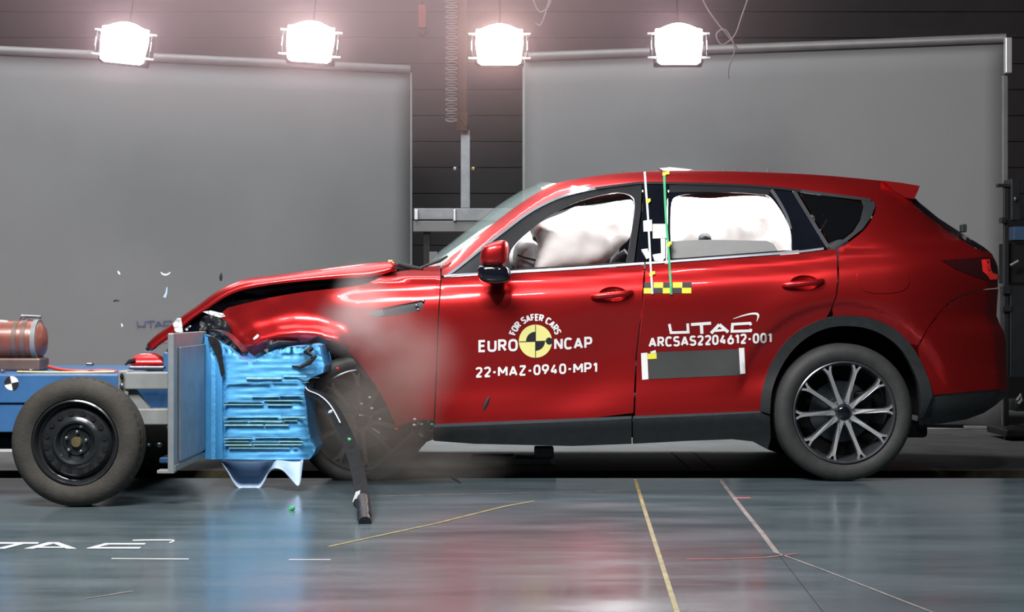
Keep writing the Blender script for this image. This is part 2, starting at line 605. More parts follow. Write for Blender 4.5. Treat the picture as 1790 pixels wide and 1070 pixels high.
gp = 0.0012
yN = -8.2
slab('floor_plate', [(-7, yN), (ext(A0, A1, yN) - gp, yN), (A0.x - gp, EDGE), (-7, EDGE)], M['floor'])
slab('floor_plate', [(ext(A0, A1, yN) + gp, yN), (ext(B0, B1, yN) - gp, yN), (B0.x - gp, EDGE), (A0.x + gp, EDGE)], M['floor'])
slab('floor_plate', [(ext(B0, B1, yN) + gp, yN), (7, yN), (7, EDGE), (B0.x + gp, EDGE)], M['floor'])
SLOT = G(900, 822).y
slab('track_channel', [(-7, EDGE), (7, EDGE), (7, SLOT), (-7, SLOT)], M['concrete_dark'], 0.05, -0.10)
slab('channel_rail', [(-7, SLOT - 0.03), (7, SLOT - 0.03), (7, SLOT), (-7, SLOT)], M['rail_dull'], 0.10, 0.0)
slab('floor_base', [(-8, -9), (8, -9), (8, 9), (-8, 9)], M['concrete_dark'], 0.1, -0.16)
# the slabs behind the car; near ones hold its shadow in their darker colour
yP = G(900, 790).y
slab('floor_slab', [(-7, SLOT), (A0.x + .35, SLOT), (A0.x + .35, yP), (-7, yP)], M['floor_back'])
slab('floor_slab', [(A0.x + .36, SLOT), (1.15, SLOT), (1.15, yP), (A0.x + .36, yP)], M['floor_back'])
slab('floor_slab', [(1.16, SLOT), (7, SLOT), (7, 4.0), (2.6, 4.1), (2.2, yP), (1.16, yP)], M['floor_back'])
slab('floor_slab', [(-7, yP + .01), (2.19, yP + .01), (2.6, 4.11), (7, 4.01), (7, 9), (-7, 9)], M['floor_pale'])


def gstrip(name, pts, wd, mat, z=0.0015):
    """a painted line on the floor through floor points given as photo rows and columns"""
    q = [G(u, v) for u, v in pts]
    L, R = [], []
    for i, p in enumerate(q):
        d = (q[min(i + 1, len(q) - 1)] - q[max(i - 1, 0)]).normalized()
        s_ = Vector((-d.y, d.x, 0)) * wd / 2
        L.append(p + s_ + Vector((0, 0, z))); R.append(p - s_ + Vector((0, 0, z)))
    n = len(q)
    return mk(name, L + R, [(i, n + i, n + i + 1, i + 1) for i in range(n - 1)], mat, flo)


gstrip('floor_line', [(1110, 838), (1130, 902), (1183, 1069), (1196, 1110)], 0.017, M['floor_line'])
gstrip('floor_line', [(1258, 838), (1300, 893), (1330, 930), (1358, 967)], 0.020, M['floor_mark'])
gstrip('floor_line', [(1358, 967), (1440, 997), (1640, 1075)], 0.010, M['floor_mark'])
gstrip('floor_line', [(575, 956), (690, 931), (760, 916), (880, 886), (935, 876)], 0.018, M['floor_line'])
gstrip('floor_line', [(1200, 978), (1250, 978), (1340, 975), (1395, 968)], 0.012, M['red_mark'])
gstrip('floor_mark', [(1287, 871), (1312, 871)], 0.05, M['red_mark'])
gstrip('floor_mark', [(195, 977), (330, 978)], 0.014, M['floor_white'])  # reflective tape strip, its glint put in as white
gstrip('floor_mark', [(505, 979), (578, 979)], 0.010, M['floor_white'])  # another tape glint put in as white
gstrip('floor_mark', [(150, 1047), (232, 1034)], 0.010, M['floor_mark'])
gstrip('floor_mark', [(660, 868), (1100, 858)], 0.012, M['floor_mark'])


def stroke_letters(name, strokes, mapper, mat, parent):
    """flat letters from strokes: (points, width) each, mapped to the surface"""
    V, Fc = [], []
    for pts, wd in strokes:
        n = len(pts)
        ws = wd if isinstance(wd, (list, tuple)) else [wd] * n
        L, R = [], []
        for i, (u, v) in enumerate(pts):
            a, b = Vector(pts[max(0, i - 1)]), Vector(pts[min(n - 1, i + 1)])
            p = Vector((u, v))
            if 0 < i < n - 1:
                d1 = (p - a).normalized(); d2 = (b - p).normalized()
                t = (d1 + d2)
                t = t.normalized() if t.length > 1e-4 else d2
                k = 1 / max(.45, t.dot(d2))
            else:
                t = (b - a).normalized(); k = 1
            q = Vector((-t.y, t.x)) * ws[i] / 2 * k
            L.append(p + q); R.append(p - q)
        n0 = len(V)
        V += [mapper(*q) for q in L] + [mapper(*q) for q in R]
        Fc += [(n0 + i, n0 + n + i, n0 + n + i + 1, n0 + i + 1) for i in range(n - 1)]
    return mk(name, V, Fc, mat, parent)


def gmap(u, v):
    return G(u, v) + Vector((0, 0, 0.002))


for ring in ([(-4, 948.8), (68, 948.8), (66, 951.4), (-6, 951.4)], [(28, 951.5), (42, 951.5), (8, 960), (-8, 960)],
             [(84, 948.8), (94, 948.8), (94, 951), (58, 960), (42, 960)], [(94.4, 948.8), (102, 948.8), (134, 960), (117, 960), (94.4, 951.2)], [(72, 956.6), (108, 956.6), (112, 958.4), (64, 958.4)],
             [(255, 950.5), (184, 950.5), (150, 959.6), (243, 959.6), (247, 957.5), (170, 957.5), (190, 952.7), (252, 952.7)],
             [(-128, 950), (-112, 950), (-134, 957.5), (-62, 957.5), (-36, 950), (-22, 950), (-54, 960), (-156, 960)]):
    pts = [gmap(*q) for q in ring]
    mk('floor_lettering', pts, [tuple(t) for t in tess(pts)], M['floor_white'], flo)
stroke_letters('floor_lettering', [(spl([(232, 945.5), (268, 944.8), (303, 945.3), (296, 949.8)], 5), 1.6)], gmap, M['floor_white'], flo)

# the dark hall behind
wall = empty('wall_back', (0, 8, 0), 'dark back wall of horizontal cladding boards behind the screens', None, kind='structure')
for k in range(22):
    z0 = 0.0 + k * 0.26
    MB().box((-8, 8.0, z0 + .004), (8, 8.06, z0 + .26), 0.006).build('cladding_board', M['wall'], wall)
MB().box((-8, 8.07, 0), (8, 8.2, 5.8)).build('wall_backing', M['dark'], wall)
for nm, x0, x1 in (('wall_left', -8.2, -8.0), ('wall_right', 8.0, 8.2)):
    tag(MB().box((x0, -8.5, 0), (x1, 8.2, 7)).build(nm, M['wall']), 'dark side wall of the hall', None, kind='structure')
tag(MB().box((-8.2, -8.5, 7.0), (8.2, 8.2, 7.1)).build('ceiling', M['wall']), 'dark ceiling of the hall', None, kind='structure')

# the two grey backdrop screens
XL0, YL0, XL1, YL1 = -4.35, 4.55, (716 - CX) * 14.75 / F, 5.75
XR0, YR0, XR1, YR1 = (918 - CX) * 14.05 / F, 5.05, (1757 - CX) * 13.0 / F, 4.0


def screen(label, x0, y0, x1, y1, top0, top1, post):
    t = empty('backdrop_screen', ((x0 + x1) / 2, (y0 + y1) / 2, 0), label, 'screen', 'grey backdrop screens', kind='thing')
    n = 24
    V, Fc = [], []
    m = 14
    for i in range(n + 1):
        s_ = i / n
        for j in range(m + 1):
            z = 0.03 + (top0 + (top1 - top0) * s_ - .05) * j / m
            V.append((x0 + (x1 - x0) * s_, y0 + (y1 - y0) * s_ + 0.012 * math.sin(s_ * 9 + j * .1) * (1 - j / m), z))
    for i in range(n):
        for j in range(m):
            a = i * (m + 1) + j
            Fc.append((a, a + m + 1, a + m + 2, a + 1))
    o = mk('cloth_sheet', V, Fc, M['screen'], t, True)
    sd = o.modifiers.new('thickness', 'SOLIDIFY'); sd.thickness = 0.008; sd.offset = 1
    d = Vector((x1 - x0, y1 - y0, top1 - top0)).normalized()
    a, b = Vector((x0, y0 - .03, top0)), Vector((x1, y1 - .03, top1))
    MB().tube([a, b], 0.036, 14).build('top_rail', M['rail'], t, True)
    MB().box((x0, y0 - .05, 0.0), (x1, y0 + .0, 0.03)).v
    for x, y, zt in ((x0, y0, top0), (x1, y1, top1)):
        MB().box((x - .022, y + .012, 0), (x + .022, y + .055, zt - .02), .006).build('side_post', M['frame_steel'], t)
        MB().box((x - .3, y - .0, 0), (x + .3, y + .08, 0.025), .006).build('foot_bar', M['frame_steel'], t)
    return t


tl = CAMH - (88 - HY) * 13.6 / F
s1 = screen('wide grey backdrop screen behind the blue trolley, left of the dark gap', XL0, YL0, XL1, YL1, CAMH - (86 - HY) * (D0 + YL0) / F, CAMH - (122 - HY) * (D0 + YL1) / F, False)
s2 = screen('grey backdrop screen behind the car roof and rear window, right of the dark gap', XR0, YR0, XR1, YR1, CAMH - (100 - HY) * (D0 + YR0) / F, CAMH - (68 - HY) * (D0 + YR1) / F, True)
q = P(1763, 66, 3.92)
z1 = P(1763, 128, 3.92).z
MB().box((q.x - .028, 3.90, z1), (q.x + .022, 3.96, q.z), .006).build('end_bracket', M['lamp_metal'], s2)
MB().box((q.x - .03, 3.97, .0), (q.x + .012, 4.01, z1 - .01), .006).build('edge_post', M['rail'], s2)
# printed logo on the left screen
def smap(u, v):
    # point on the left screen
    y = 5.0
    for _ in range(4):
        x = (u - CX) * (D0 + y) / F
        y = YL0 + (x - XL0) / (XL1 - XL0) * (YL1 - YL0) - 0.03
    return P(u, v, y)
LOGO = [
    ([(0, 0), (3, 16), (33, 15), (32, -1)], 4.6),
    ([(38, 1), (73, -1.5)], 5.2), ([(56, 1), (57, 18)], 5.6),
    ([(73, 17), (87.5, 1)], 5.6), ([(87.5, 1), (103, 15)], 5.6), ([(80, 12.5), (96, 11)], 4.2),
    ([(143, 2), (141, -1.5), (110.5, .5), (109.5, 13.5), (142, 12.5), (143, 9)], 4.8),
]
stroke_letters('printed_logo', [([(240 + a * .42, 562 + b * .55) for a, b in pts], wd * .5) for pts, wd in LOGO], smap, M['logo_blue'], s1)

# ------------------------------------------------------------------ THE CAR
car = empty('crashed_car', (0.5, 0.945, 0), 'red metallic five door car with a crushed front, lettered doors and filled airbags', 'car')

BELT = [(400, 508), (650, 491), (778, 484), (892, 477), (1000, 471), (1125, 462), (1300, 449), (1400, 441), (1465, 433), (1600, 425), (1760, 415)]
SILL = [(400, 757), (760, 743), (1330, 719), (1760, 702)]
ROOF = [(650, 492), (730, 474), (772, 462), (815, 427), (845, 402), (870, 382), (895, 363), (920, 346), (945, 331), (972, 318), (1000, 312), (1040, 306), (1100, 300), (1160, 297),
        (1250, 297), (1350, 300), (1430, 304), (1500, 310), (1560, 316), (1610, 340), (1640, 372), (1680, 400), (1720, 425), (1760, 445)]
REAR = [(300, 1640), (350, 1650), (405, 1685), (430, 1722), (443, 1738), (460, 1745), (480, 1748), (505, 1748), (530, 1745), (552, 1744), (568, 1750), (580, 1757), (600, 1761), (640, 1762), (670, 1765), (690, 1765), (745, 1740)]
PROF = [(-0.02, .052), (0.0, .050), (.03, .048), (.065, .044), (.10, .028), (.135, .012), (.18, .003), (.25, .0), (.34, .003), (.45, .014), (.6, .026), (.75, .027), (.88, .018), (.97, .014), (1.03, .018), (1.10, .045), (1.2, .085), (1.4, .14)]
RIDGE = [(424, 622), (438, 606), (456, 594), (485, 587), (520, 584), (552, 585), (590, 596)]


def S(u, v):
    b, l, r = itp(BELT, u), itp(SILL, u), itp(ROOF, u)
    if v >= b:
        q = (v - b) / (l - b)
        y = itp(PROF, q)
        k = sm((625 - u) / 70)
        if k > 0:
            y += (.030 + .02 * q - y) * k * sm((.75 - q) / .2)
    else:
        t = (b - v) / max(20, b - r)
        y = .05 + .20 * t + .035 * t * t
        e = (v - r) / 330.0
        k = min(1.0, max(0.0, (u - 760) / 120))
        if e < .10:
            y += .13 * k * (1 - e / .10) ** 2 if e > 0 else .13 * k - e * 1.5
    # rear corner
    er = (itp(REAR, v) - u) / 330.0
    if er < .62:
        er2 = max(er, -.05)
        y += .30 * (1 - er2 / .62) ** 2.4 + (max(0, .06 - er) * 1.5)
    # rear wheel arch flare
    rr = math.hypot(u - 1473, v - 715)
    if v < 700 and rr < 420:
        fl = sm((700 - v) / 60)
        y += (.016 * (1 - sm((rr - 176) / 15)) - .012 * math.exp(-((rr - 200) / 36) ** 2)) * fl
    # pressed scoop in the doors
    y += .012 * math.exp(-((u - 1060 + (v - 600) * .5) / 70.0) ** 2) * sm((v - 520) / 60) * sm((745 - v) / 60)
    # front taper and crash damage
    if u < 720:
        e = (720 - u) / 330.0
        y += .085 * (e / 1.2) ** 2
    if u < 640:
        k = sm((640 - u) / 60)
        d = polydist((u, v), RIDGE, False)
        y -= k * .075 * math.exp(-(d / 19) ** 2)
        y += k * .006 * noise.noise(Vector((u * .022, v * .03, 3.0)))
        if v > 598:
            y += k * .04 * sm((v - 600) / 20)
    return y


PT = M['paint']


def belt(u0, u1, d=0.0, n=14):
    return [(u0 + (u1 - u0) * i / n, itp(BELT, u0 + (u1 - u0) * i / n) + d) for i in range(n + 1)]


PILL = [(772, 466), (790, 448), (815, 429), (845, 405), (870, 385), (895, 366), (920, 349), (945, 334), (972, 321), (1000, 315)]
ROOFL = [(1040, 308), (1100, 302), (1160, 299), (1250, 299), (1350, 302), (1430, 306), (1500, 312), (1560, 318)]
TRIMTOP = [(1528, 349), (1500, 344), (1450, 338), (1400, 331.5), (1350, 326.5), (1280, 321.5), (1170, 318.5), (1125, 318), (1100, 320), (1050, 326), (1000, 336.5), (960, 351), (920, 373), (880, 403), (850, 426), (800, 466), (781, 481)]
TAIL = [(1466, 434), (1482, 425), (1510, 403), (1526, 380), (1533, 360)]
ARCH = spl([(1329, 719), (1333, 680), (1346, 640), (1369, 603), (1400, 576), (1438, 558), (1478, 552), (1520, 556), (1560, 573), (1590, 600), (1612, 636), (1625, 668), (1631, 692)], 4)
ARCHIN = spl([(1346, 724), (1350, 682), (1364, 645), (1386, 612), (1414, 588), (1445, 574), (1478, 570), (1515, 574), (1548, 588), (1576, 612), (1596, 646), (1607, 678), (1612, 735)], 4)


def archpart(u0, u1):
    return [q for q in ARCH if u0 <= q[0] <= u1]


# body side: pillar, roof rail and quarter in one pressing
side = (PILL[:1] + spl(PILL, 3)[1:] + spl(ROOFL, 3) + [(1585, 335), (1596, 357), (1620, 378), (1655, 404), (1690, 426), (1715, 439), (1735, 449), (1742, 462), (1745, 482), (1744, 503),
        (1725, 505), (1690, 513), (1662, 526), (1641, 546), (1622, 572), (1604, 604)] + archpart(1449, 1590)[::-1]
        + [(1456, 541), (1463.5, 518), (1467, 490)] + spl(TAIL, 3) + spl(TRIMTOP, 3)[1:] + [(772, 482)])
bs = panel('body_side', side, PT, car, S, step=9, far=True)
fd_hole = [(1072 + 25 * math.cos(a * PI / 10), 514 + 13 * math.sin(a * PI / 10)) for a in range(20)]
rd_hole = [(1406 + 25 * math.cos(a * PI / 10), 494 + 13 * math.sin(a * PI / 10)) for a in range(20)]
fd = panel('front_door', belt(772, 1126, 2) + [(1121, 540), (1111, 620), (1107, 722)] + [(1040, 730), (900, 736), (760, 742), (764, 650), (767, 560)], PT, car, S, step=8, holes=(fd_hole,), far=True)
rd = panel('rear_door', belt(1129, 1462, 2) + [(1464, 490), (1460.5, 518), (1452, 541), (1444, 556.5)] + [q for q in ARCH if q[0] < 1440][::-1] + [(1110, 727), (1114, 620), (1124, 540)], PT, car, S, step=8, holes=(rd_hole,), far=True)
bump = panel('rear_bumper', [(1606, 607), (1624, 574), (1643, 548), (1664, 528), (1692, 515), (1726, 507), (1745, 505), (1743, 530), (1742, 552), (1748, 568), (1755, 580), (1758, 600), (1759, 640), (1761, 670), (1763, 682), (1740, 681), (1700, 684), (1660, 688), (1632, 691)]
             + [q for q in ARCH if q[0] > 1606 and q[0] < 1630][::-1], PT, car, S, step=9, far=True)
bl = panel('lower_bumper', [(1613, 692), (1632, 693), (1700, 686), (1740, 683), (1763, 685), (1757, 694), (1740, 709), (1720, 722), (1690, 733), (1645, 741), (1606, 742)], M['black_plastic'], car, S, off=.006, step=9, depth=.04, far=True)
panel('arch_cladding', ARCH + ARCHIN[::-1], M['black_plastic'], car, S, off=-.012, step=8, depth=.05, far=True)
fender_poly = [(770, 483), (765, 560), (762, 650), (758, 737), (735, 735), (712, 740), (694, 746)] + spl([(688, 735), (678, 712), (664, 686), (648, 662), (630, 638), (612, 618), (592, 603), (572, 594), (556, 588)], 3) + [
    (552, 590), (535, 598), (505, 600), (478, 604), (456, 614), (440, 625), (428, 628), (421, 619), (408, 608), (396, 594), (384, 584), (372, 578), (364, 568), (374, 558), (386, 548), (398, 538)] + spl([(430, 530), (475, 520), (520, 512), (560, 507), (600, 503), (632, 498), (652, 491), (668, 482), (690, 476), (722, 471), (755, 466), (769, 464)], 2)
vent_hole = [(640, 549), (655, 542), (700, 532), (744, 524), (739, 538), (733, 544), (700, 550), (660, 555)]
fe = panel('front_fender', fender_poly, PT, car, S, step=8, holes=(vent_hole,), far=False)
panel('fender_vent', [(638, 549), (655, 541), (700, 531), (746, 522.5), (740, 539), (733, 546), (700, 552), (660, 556.5)], M['chrome_dark'], car, S, off=.012, step=8, depth=.01)
panel('fender_vent', [(640, 549), (652, 543), (668, 541), (672, 551), (660, 554)], M['chrome'], car, S, off=.002, step=5, depth=.01)
for k, (u, v) in enumerate(((740, 526), (728, 534), (731, 541))):
    mb = MB(); p = P(u, v, S(u, v) - .001); mb.ell(p, (.010, .005, .006), 10, 6); mb.build('vent_stud', M['chrome'], car, True)

# sills and trims
panel('sill_cladding', [(758, 748), (900, 742), (1040, 736), (1104, 732), (1104, 776), (1000, 780), (830, 776), (760, 771), (752, 766)], M['black_plastic'], car, S, off=-.004, step=9, depth=.05, far=True)
panel('sill_cladding', [(1107, 732), (1230, 727), (1332, 722), (1346, 728), (1347, 768), (1342, 786), (1316, 772), (1280, 768), (1200, 771), (1107, 776)], M['black_plastic'], car, S, off=-.004, step=9, depth=.05, far=True)
ribbon('sill_trim', [(758, 744.5), (860, 740), (960, 736), (1060, 731.5), (1104, 729.5)], (5.5, 4), M['chrome'], car, S, far=True)
ribbon('sill_trim', [(1107, 729.3), (1200, 725.5), (1331, 720)], (3.6, 2.6), M['chrome'], car, S, far=True)

# glasshouse
FW = spl([(894, 471), (890, 450), (898, 430), (925, 404), (960, 378), (1000, 357), (1040, 344), (1080, 337), (1102, 342), (1109, 354), (1107, 385), (1100, 430), (1095, 459)], 3)
RW = spl([(1173, 452), (1172, 400), (1174, 355), (1188, 342), (1230, 338), (1300, 337), (1338, 340), (1358, 358), (1376, 388), (1383, 410), (1384, 438)], 3)
FWb = FW + belt(1095, 894, -7)[1:-1]
RWb = RW + belt(1384, 1173, -6)[1:-1]
TT = TRIMTOP[::-1]
front_frame = [(786, 479)] + spl([(803, 467), (852, 428), (882, 405), (922, 375.5), (962, 353.5), (1001, 339.5), (1051, 329), (1100, 323), (1122, 321)], 3) + [(1120, 370), (1113, 420), (1108, 461)] + belt(1106, 790, -4)
panel('front_window_frame', front_frame, M['frame_grey'], fd, S, off=.006, step=8, holes=(FWb,), depth=.03, far=False)
panel('pillar_cover', [(1124, 321), (1167, 321), (1165, 400), (1164, 456), (1111, 460), (1116, 420), (1123, 370)], M['gloss_black'], car, S, off=.005, step=8, depth=.02, far=True)
rear_frame = [(1169, 321), (1225, 321), (1280, 324), (1349, 329), (1384, 333), (1400, 360), (1425, 400), (1445, 432), (1430, 435)] + belt(1420, 1167, -4)
panel('rear_window_frame', rear_frame, M['gloss_black'], rd, S, off=.006, step=8, holes=(RWb,), depth=.03)
ribbon('window_frame_bar', [(1170, 330), (1230, 329), (1300, 331), (1345, 335)], 13, M['frame_grey'], rd, S, off=.002)
ribbon('window_frame_bar', spl([(1348, 331), (1362, 352), (1376, 378), (1383, 400)], 3), (6, 3), M['chrome'], rd, S, off=.0015)
panel('front_window_glass', [(q[0], q[1]) for q in FWb], M['glass'], fd, S, off=.016, step=14, depth=0)
panel('rear_window_glass', [(q[0], q[1]) for q in RWb], M['glass'], rd, S, off=.016, step=14, depth=0)
panel('quarter_window', [(1400, 339), (1440, 343), (1480, 349), (1505, 354), (1508, 362), (1502, 385), (1490, 403), (1472, 417), (1452, 424), (1440, 408), (1420, 373)], M['privacy'], car, S, off=.006, step=9, depth=.02, far=True)
ribbon('window_divider', [(1388, 334), (1405, 362), (1430, 403), (1448, 432)], 6, M['chrome_dark'], car, S, off=.002, far=True)
panel('quarter_trim', [(1507, 349), (1527, 352), (1530, 360), (1523, 379), (1508, 400), (1481, 421), (1464, 430), (1451, 433), (1449, 428), (1473, 420), (1492, 405), (1504, 386), (1510, 362)], M['chrome_dark'], car, S, off=.0, step=6, depth=.02, far=True)
ribbon('upper_window_trim', spl([(783, 480), (802, 466.5), (851, 427), (881, 404), (921, 374), (961, 352), (1000, 338), (1040, 329.5)], 3), (4.6, 4.0), M['trim_steel'], car, S, off=-.002, far=True)
ribbon('upper_window_trim', spl([(1041, 329.3), (1100, 321.5), (1125, 319.5), (1170, 320), (1280, 323), (1350, 328), (1400, 333.5)], 3), 4.0, M['frame_grey'], car, S, off=-.002, far=True)
ribbon('upper_window_trim', [(1400, 334), (1450, 340.5), (1500, 346.5), (1522, 350)], 5.0, M['chrome_dark'], car, S, off=-.002, far=True)
ribbon('belt_trim', belt(776, 1126, -1.5), 4.6, M['chrome'], car, S, off=-.005, far=True)
ribbon('belt_trim', belt(1129, 1440, -1.5), 4.0, M['chrome'], car, S, off=-.005, far=True)
# far side glass
for poly_, nm in ((FWb, 'front_window_glass'), (RWb, 'rear_window_glass')):
    pts, tris, lo = fill(poly_, (), 16)
    mk(nm, [Vector((q.x, 2 * YC - q.y, q.z)) for q in [P(u, v, S(u, v) + .016) for u, v in pts]], tris, M['privacy'], car, True)

# fuel flap, seams and creases
flap = spl([(1500, 476), (1515, 468), (1545, 463), (1572, 462), (1586, 472), (1590, 488), (1586, 502), (1572, 510), (1545, 513), (1518, 511), (1504, 502), (1498, 488)], 3, True)
panel('fuel_flap', flap, PT, bs, S, off=-.004, step=6, depth=.006)

# tail lamp
panel('tail_lamp', [(1645, 455), (1690, 452), (1724, 449), (1738, 452), (1744, 466), (1746, 488), (1736, 493), (1700, 482), (1668, 469)], M['lens_dark'], car, S, off=-.004, step=6, depth=.012, far=True)
panel('tail_lamp_glow', [(1716, 454), (1730, 453), (1732, 470), (1735, 477), (1744, 480), (1744, 488), (1731, 489), (1727, 482), (1718, 474)], M['lens_red'], car, S, off=-.006, step=5, depth=.003)
panel('tailgate_wing', [(1583, 343), (1601, 347), (1606, 354), (1640, 381), (1680, 407), (1720, 432), (1731, 441), (1716, 437), (1692, 424), (1657, 402), (1622, 376), (1598, 356)], M['gloss_black'], car, S, off=-.001, step=7, depth=.03, far=True)
# spoiler across the roof end
sp_px = [(1545, 316), (1575, 319.5), (1608, 325), (1605, 333), (1598, 348), (1584, 346), (1562, 333)]
sp = [P(u, v, .36) for u, v in sp_px]
spo = MB().prism(sp, (0, 2 * (YC - .36), 0)).build('roof_spoiler', PT, car)
panel('spoiler_side', sp_px, PT, spo, S, off=-.003, step=6, depth=.08, far=True)
# roof, screens, tailgate: surfaces across the car
def edge(pts, off=0.004):
    return [P(u, v, S(u, v) + off) for u, v in pts]


loft('roof', edge(spl([(972, 321), (1000, 315)] + ROOFL, 2)), (0, 0, .018), PT, car, 16, power=.6)
ws = loft('windshield', edge(spl(PILL[:9], 3), .008), (-.10, 0, .040), M['windshield'], car, 16)
loft('rear_window', edge([(1603, 350), (1622, 366), (1640, 381), (1680, 407), (1720, 432)], .02), (.03, 0, .01), M['privacy'], car, 12)
loft('tailgate', edge([(1720, 432), (1734, 444), (1742, 460), (1745, 480), (1744, 503)], .02), (.03, 0, 0), PT, car, 12)
loft('bumper_cover', edge([(1744, 505), (1742, 530), (1741, 552), (1748, 568), (1755, 580), (1758, 600), (1759, 640), (1761, 670), (1763, 684), (1757, 694), (1720, 722), (1690, 733)], .01), (.03, 0, 0), M['black_plastic'], car, 12)
# wiper on the rear glass
p = P(1684, 403, .5)
MB().box((p.x - .015, .48, p.z - .01), (p.x + .015, .53, p.z + .035), .006).build('rear_wiper_pivot', M['black_plastic'], car)

# underbody and liners
a, b = P(660, 760, .2), P(1700, 700, .2)
MB().box((a.x, .16, .22), (b.x - .25, 1.73, .30), .02).build('underbody', M['dark'], car)
fl = P(800, 700, .2)
MB().box((P(770, 0, .2).x, .12, .30), (P(1345, 0, .2).x, 1.77, .46), .02).build('cabin_floor', M['dark'], car)


def liner(name, cx_, cz, r, y0, y1, mat, a0=-8, a1=188, n=26):
    V, Fc = [], []
    for i in range(n + 1):
        a_ = math.radians(a0 + (a1 - a0) * i / n)
        for y in (y0, y1):
            V.append((cx_ + r * math.cos(a_), y, cz + r * math.sin(a_)))
    for i in range(n):
        Fc.append((2 * i, 2 * i + 1, 2 * i + 3, 2 * i + 2))
    c = len(V)
    V.append((cx_, y1, cz))
    for i in range(n):
        Fc.append((2 * i + 1, c, 2 * i + 3))
    return mk(name, V, Fc, mat, car, True)


rc = P(1476, 722, 0.0)
liner('wheel_liner', P(1479, 712, .06).x, P(1479, 712, .06).z, .455, .05, .42, M['dark'])
liner('wheel_liner', P(1479, 712, .06).x, P(1479, 712, .06).z, .455, 1.84, 1.47, M['dark'])
liner('wheel_liner', P(632, 715, .06).x + .03, .42, .40, .16, .5, M['dark_mix'], -20, 150)


# ---- wheels
def tyre_mesh(mb, c, R, rb, wd, n=96, notch=0.0):
    k = R - rb
    prof = [(rb, .030), (rb + .004, .012), (rb + k * .2, .002), (rb + k * .45, -.006), (rb + k * .7, .0), (R - .012, .012), (R - .003, .026), (R, .05),
            (R, wd * .36), (R - .008, wd * .37), (R - .008, wd * .40), (R, wd * .41), (R, wd * .60), (R - .008, wd * .61), (R - .008, wd * .64), (R, wd * .65),
            (R, wd - .05), (R - .004, wd - .024), (R - .014, wd - .01), (rb + k * .5, wd + .004), (rb, wd - .03)]
    def mod(kk, j, r, y):
        if notch and j in (7, 8) and kk % 3 == 0:
            return r - notch, y
        return r, y
    mb.lathe(prof, c, n, mod)


SPOKE = [(.045, .019), (.10, .0145), (.17, .0125), (.215, .014), (.238, .021), (.256, .034)]


def alloy_wheel(label, c, R, rot, parent_rot, dull=False):
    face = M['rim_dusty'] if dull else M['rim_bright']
    """wheel as a part of the car; its pieces are its children"""
    t = empty('wheel', c, label, None, parent=car)
    mb = MB(); tyre_mesh(mb, c, R, .272, .235); mb.build('tyre', M['rubber'], t, True)
    MB().lathe([(.274, .022), (.272, .006), (.266, .002), (.258, .010), (.252, .030), (.244, .06), (.24, .20), (.262, .215)], c, 72).build('rim', M['rim_grey'], t, True)
    MB().lathe([(.0, .125), (.075, .12), (.078, .135), (.165, .135), (.167, .15), (0, .15)], c, 40).build('brake_disc', M['chrome_dark'], t, True)
    MB().lathe([(.0, .165), (.24, .165), (.24, .175)], c, 40).build('brake_shield', M['dark'], t)
    ca = Vector(c) + Vector((.12, .09, .03))
    MB().box(ca - Vector((.05, .0, .08)), ca + Vector((.045, .07, .08)), .015).build('brake_caliper', M['dark_mix'], t)
    sm_ = None
    for k in range(10):
        a_ = math.radians(rot + 36 * k)
        if sm_ is None:
            mb = MB()
            out = [(r, w_) for r, w_ in SPOKE] + [(.256, .016), (.238, .004)]
            ring = out + [(r, -w_) for r, w_ in out[::-1]]
            ringv = []
            n = len(ring)
            fy = lambda r: .026 - .016 * sm((r - .05) / .2)
            front = [(r, fy(r), w_ * .74) for r, w_ in ring]
            mid = [(r, fy(r) + .008, w_) for r, w_ in ring]
            back = [(r, fy(r) + .045, w_ * .9) for r, w_ in ring]
            vs = front + mid + back
            tr = tess([Vector((r, w_, 0)) for r, w_ in ring])
            fs = [tuple(q) for q in tr] + [tuple(i + 2 * n for i in q[::-1]) for q in tr]
            for L_ in (0, 1):
                for i in range(n):
                    j = (i + 1) % n
                    fs.append((L_ * n + i, L_ * n + j, (L_ + 1) * n + j, (L_ + 1) * n + i))
            mb.add(vs, fs)
            o = mb.build('spoke', None, None)
            o.data.materials.append(face); o.data.materials.append(M['rim_grey'])
            for pl in o.data.polygons:
                pl.material_index = 0 if all(o.data.vertices[i].index < n for i in pl.vertices) else 1
            o.parent = t
            sm_ = o
        else:
            o = sm_.copy(); COL.objects.link(o); o.parent = t
        o.location = (0, 0, 0)
        o.rotation_euler = (0, -a_, 0)
    MB().lathe([(0, .012), (.026, .013), (.032, .018), (.033, .03)], c, 32).build('hub_cap', M['gloss_black'], t, True)
    MB().lathe([(.033, .028), (.062, .026), (.070, .034), (.070, .08)], c, 32).build('hub', M['rim_grey'], t, True)
    nut = None
    for k in range(5):
        a_ = math.radians(90 + 72 * k)
        p = Vector((math.cos(a_) * .052, .018, math.sin(a_) * .052))
        if nut is None:
            nut = MB().cyl((0, 0, 0), (0, .03, 0), .0085, 6).build('lug_nut', M['chrome'], None, True)
            nut.parent = t; o = nut
        else:
            o = nut.copy(); COL.objects.link(o); o.parent = t
        o.location = p
    t.rotation_euler = parent_rot
    return t


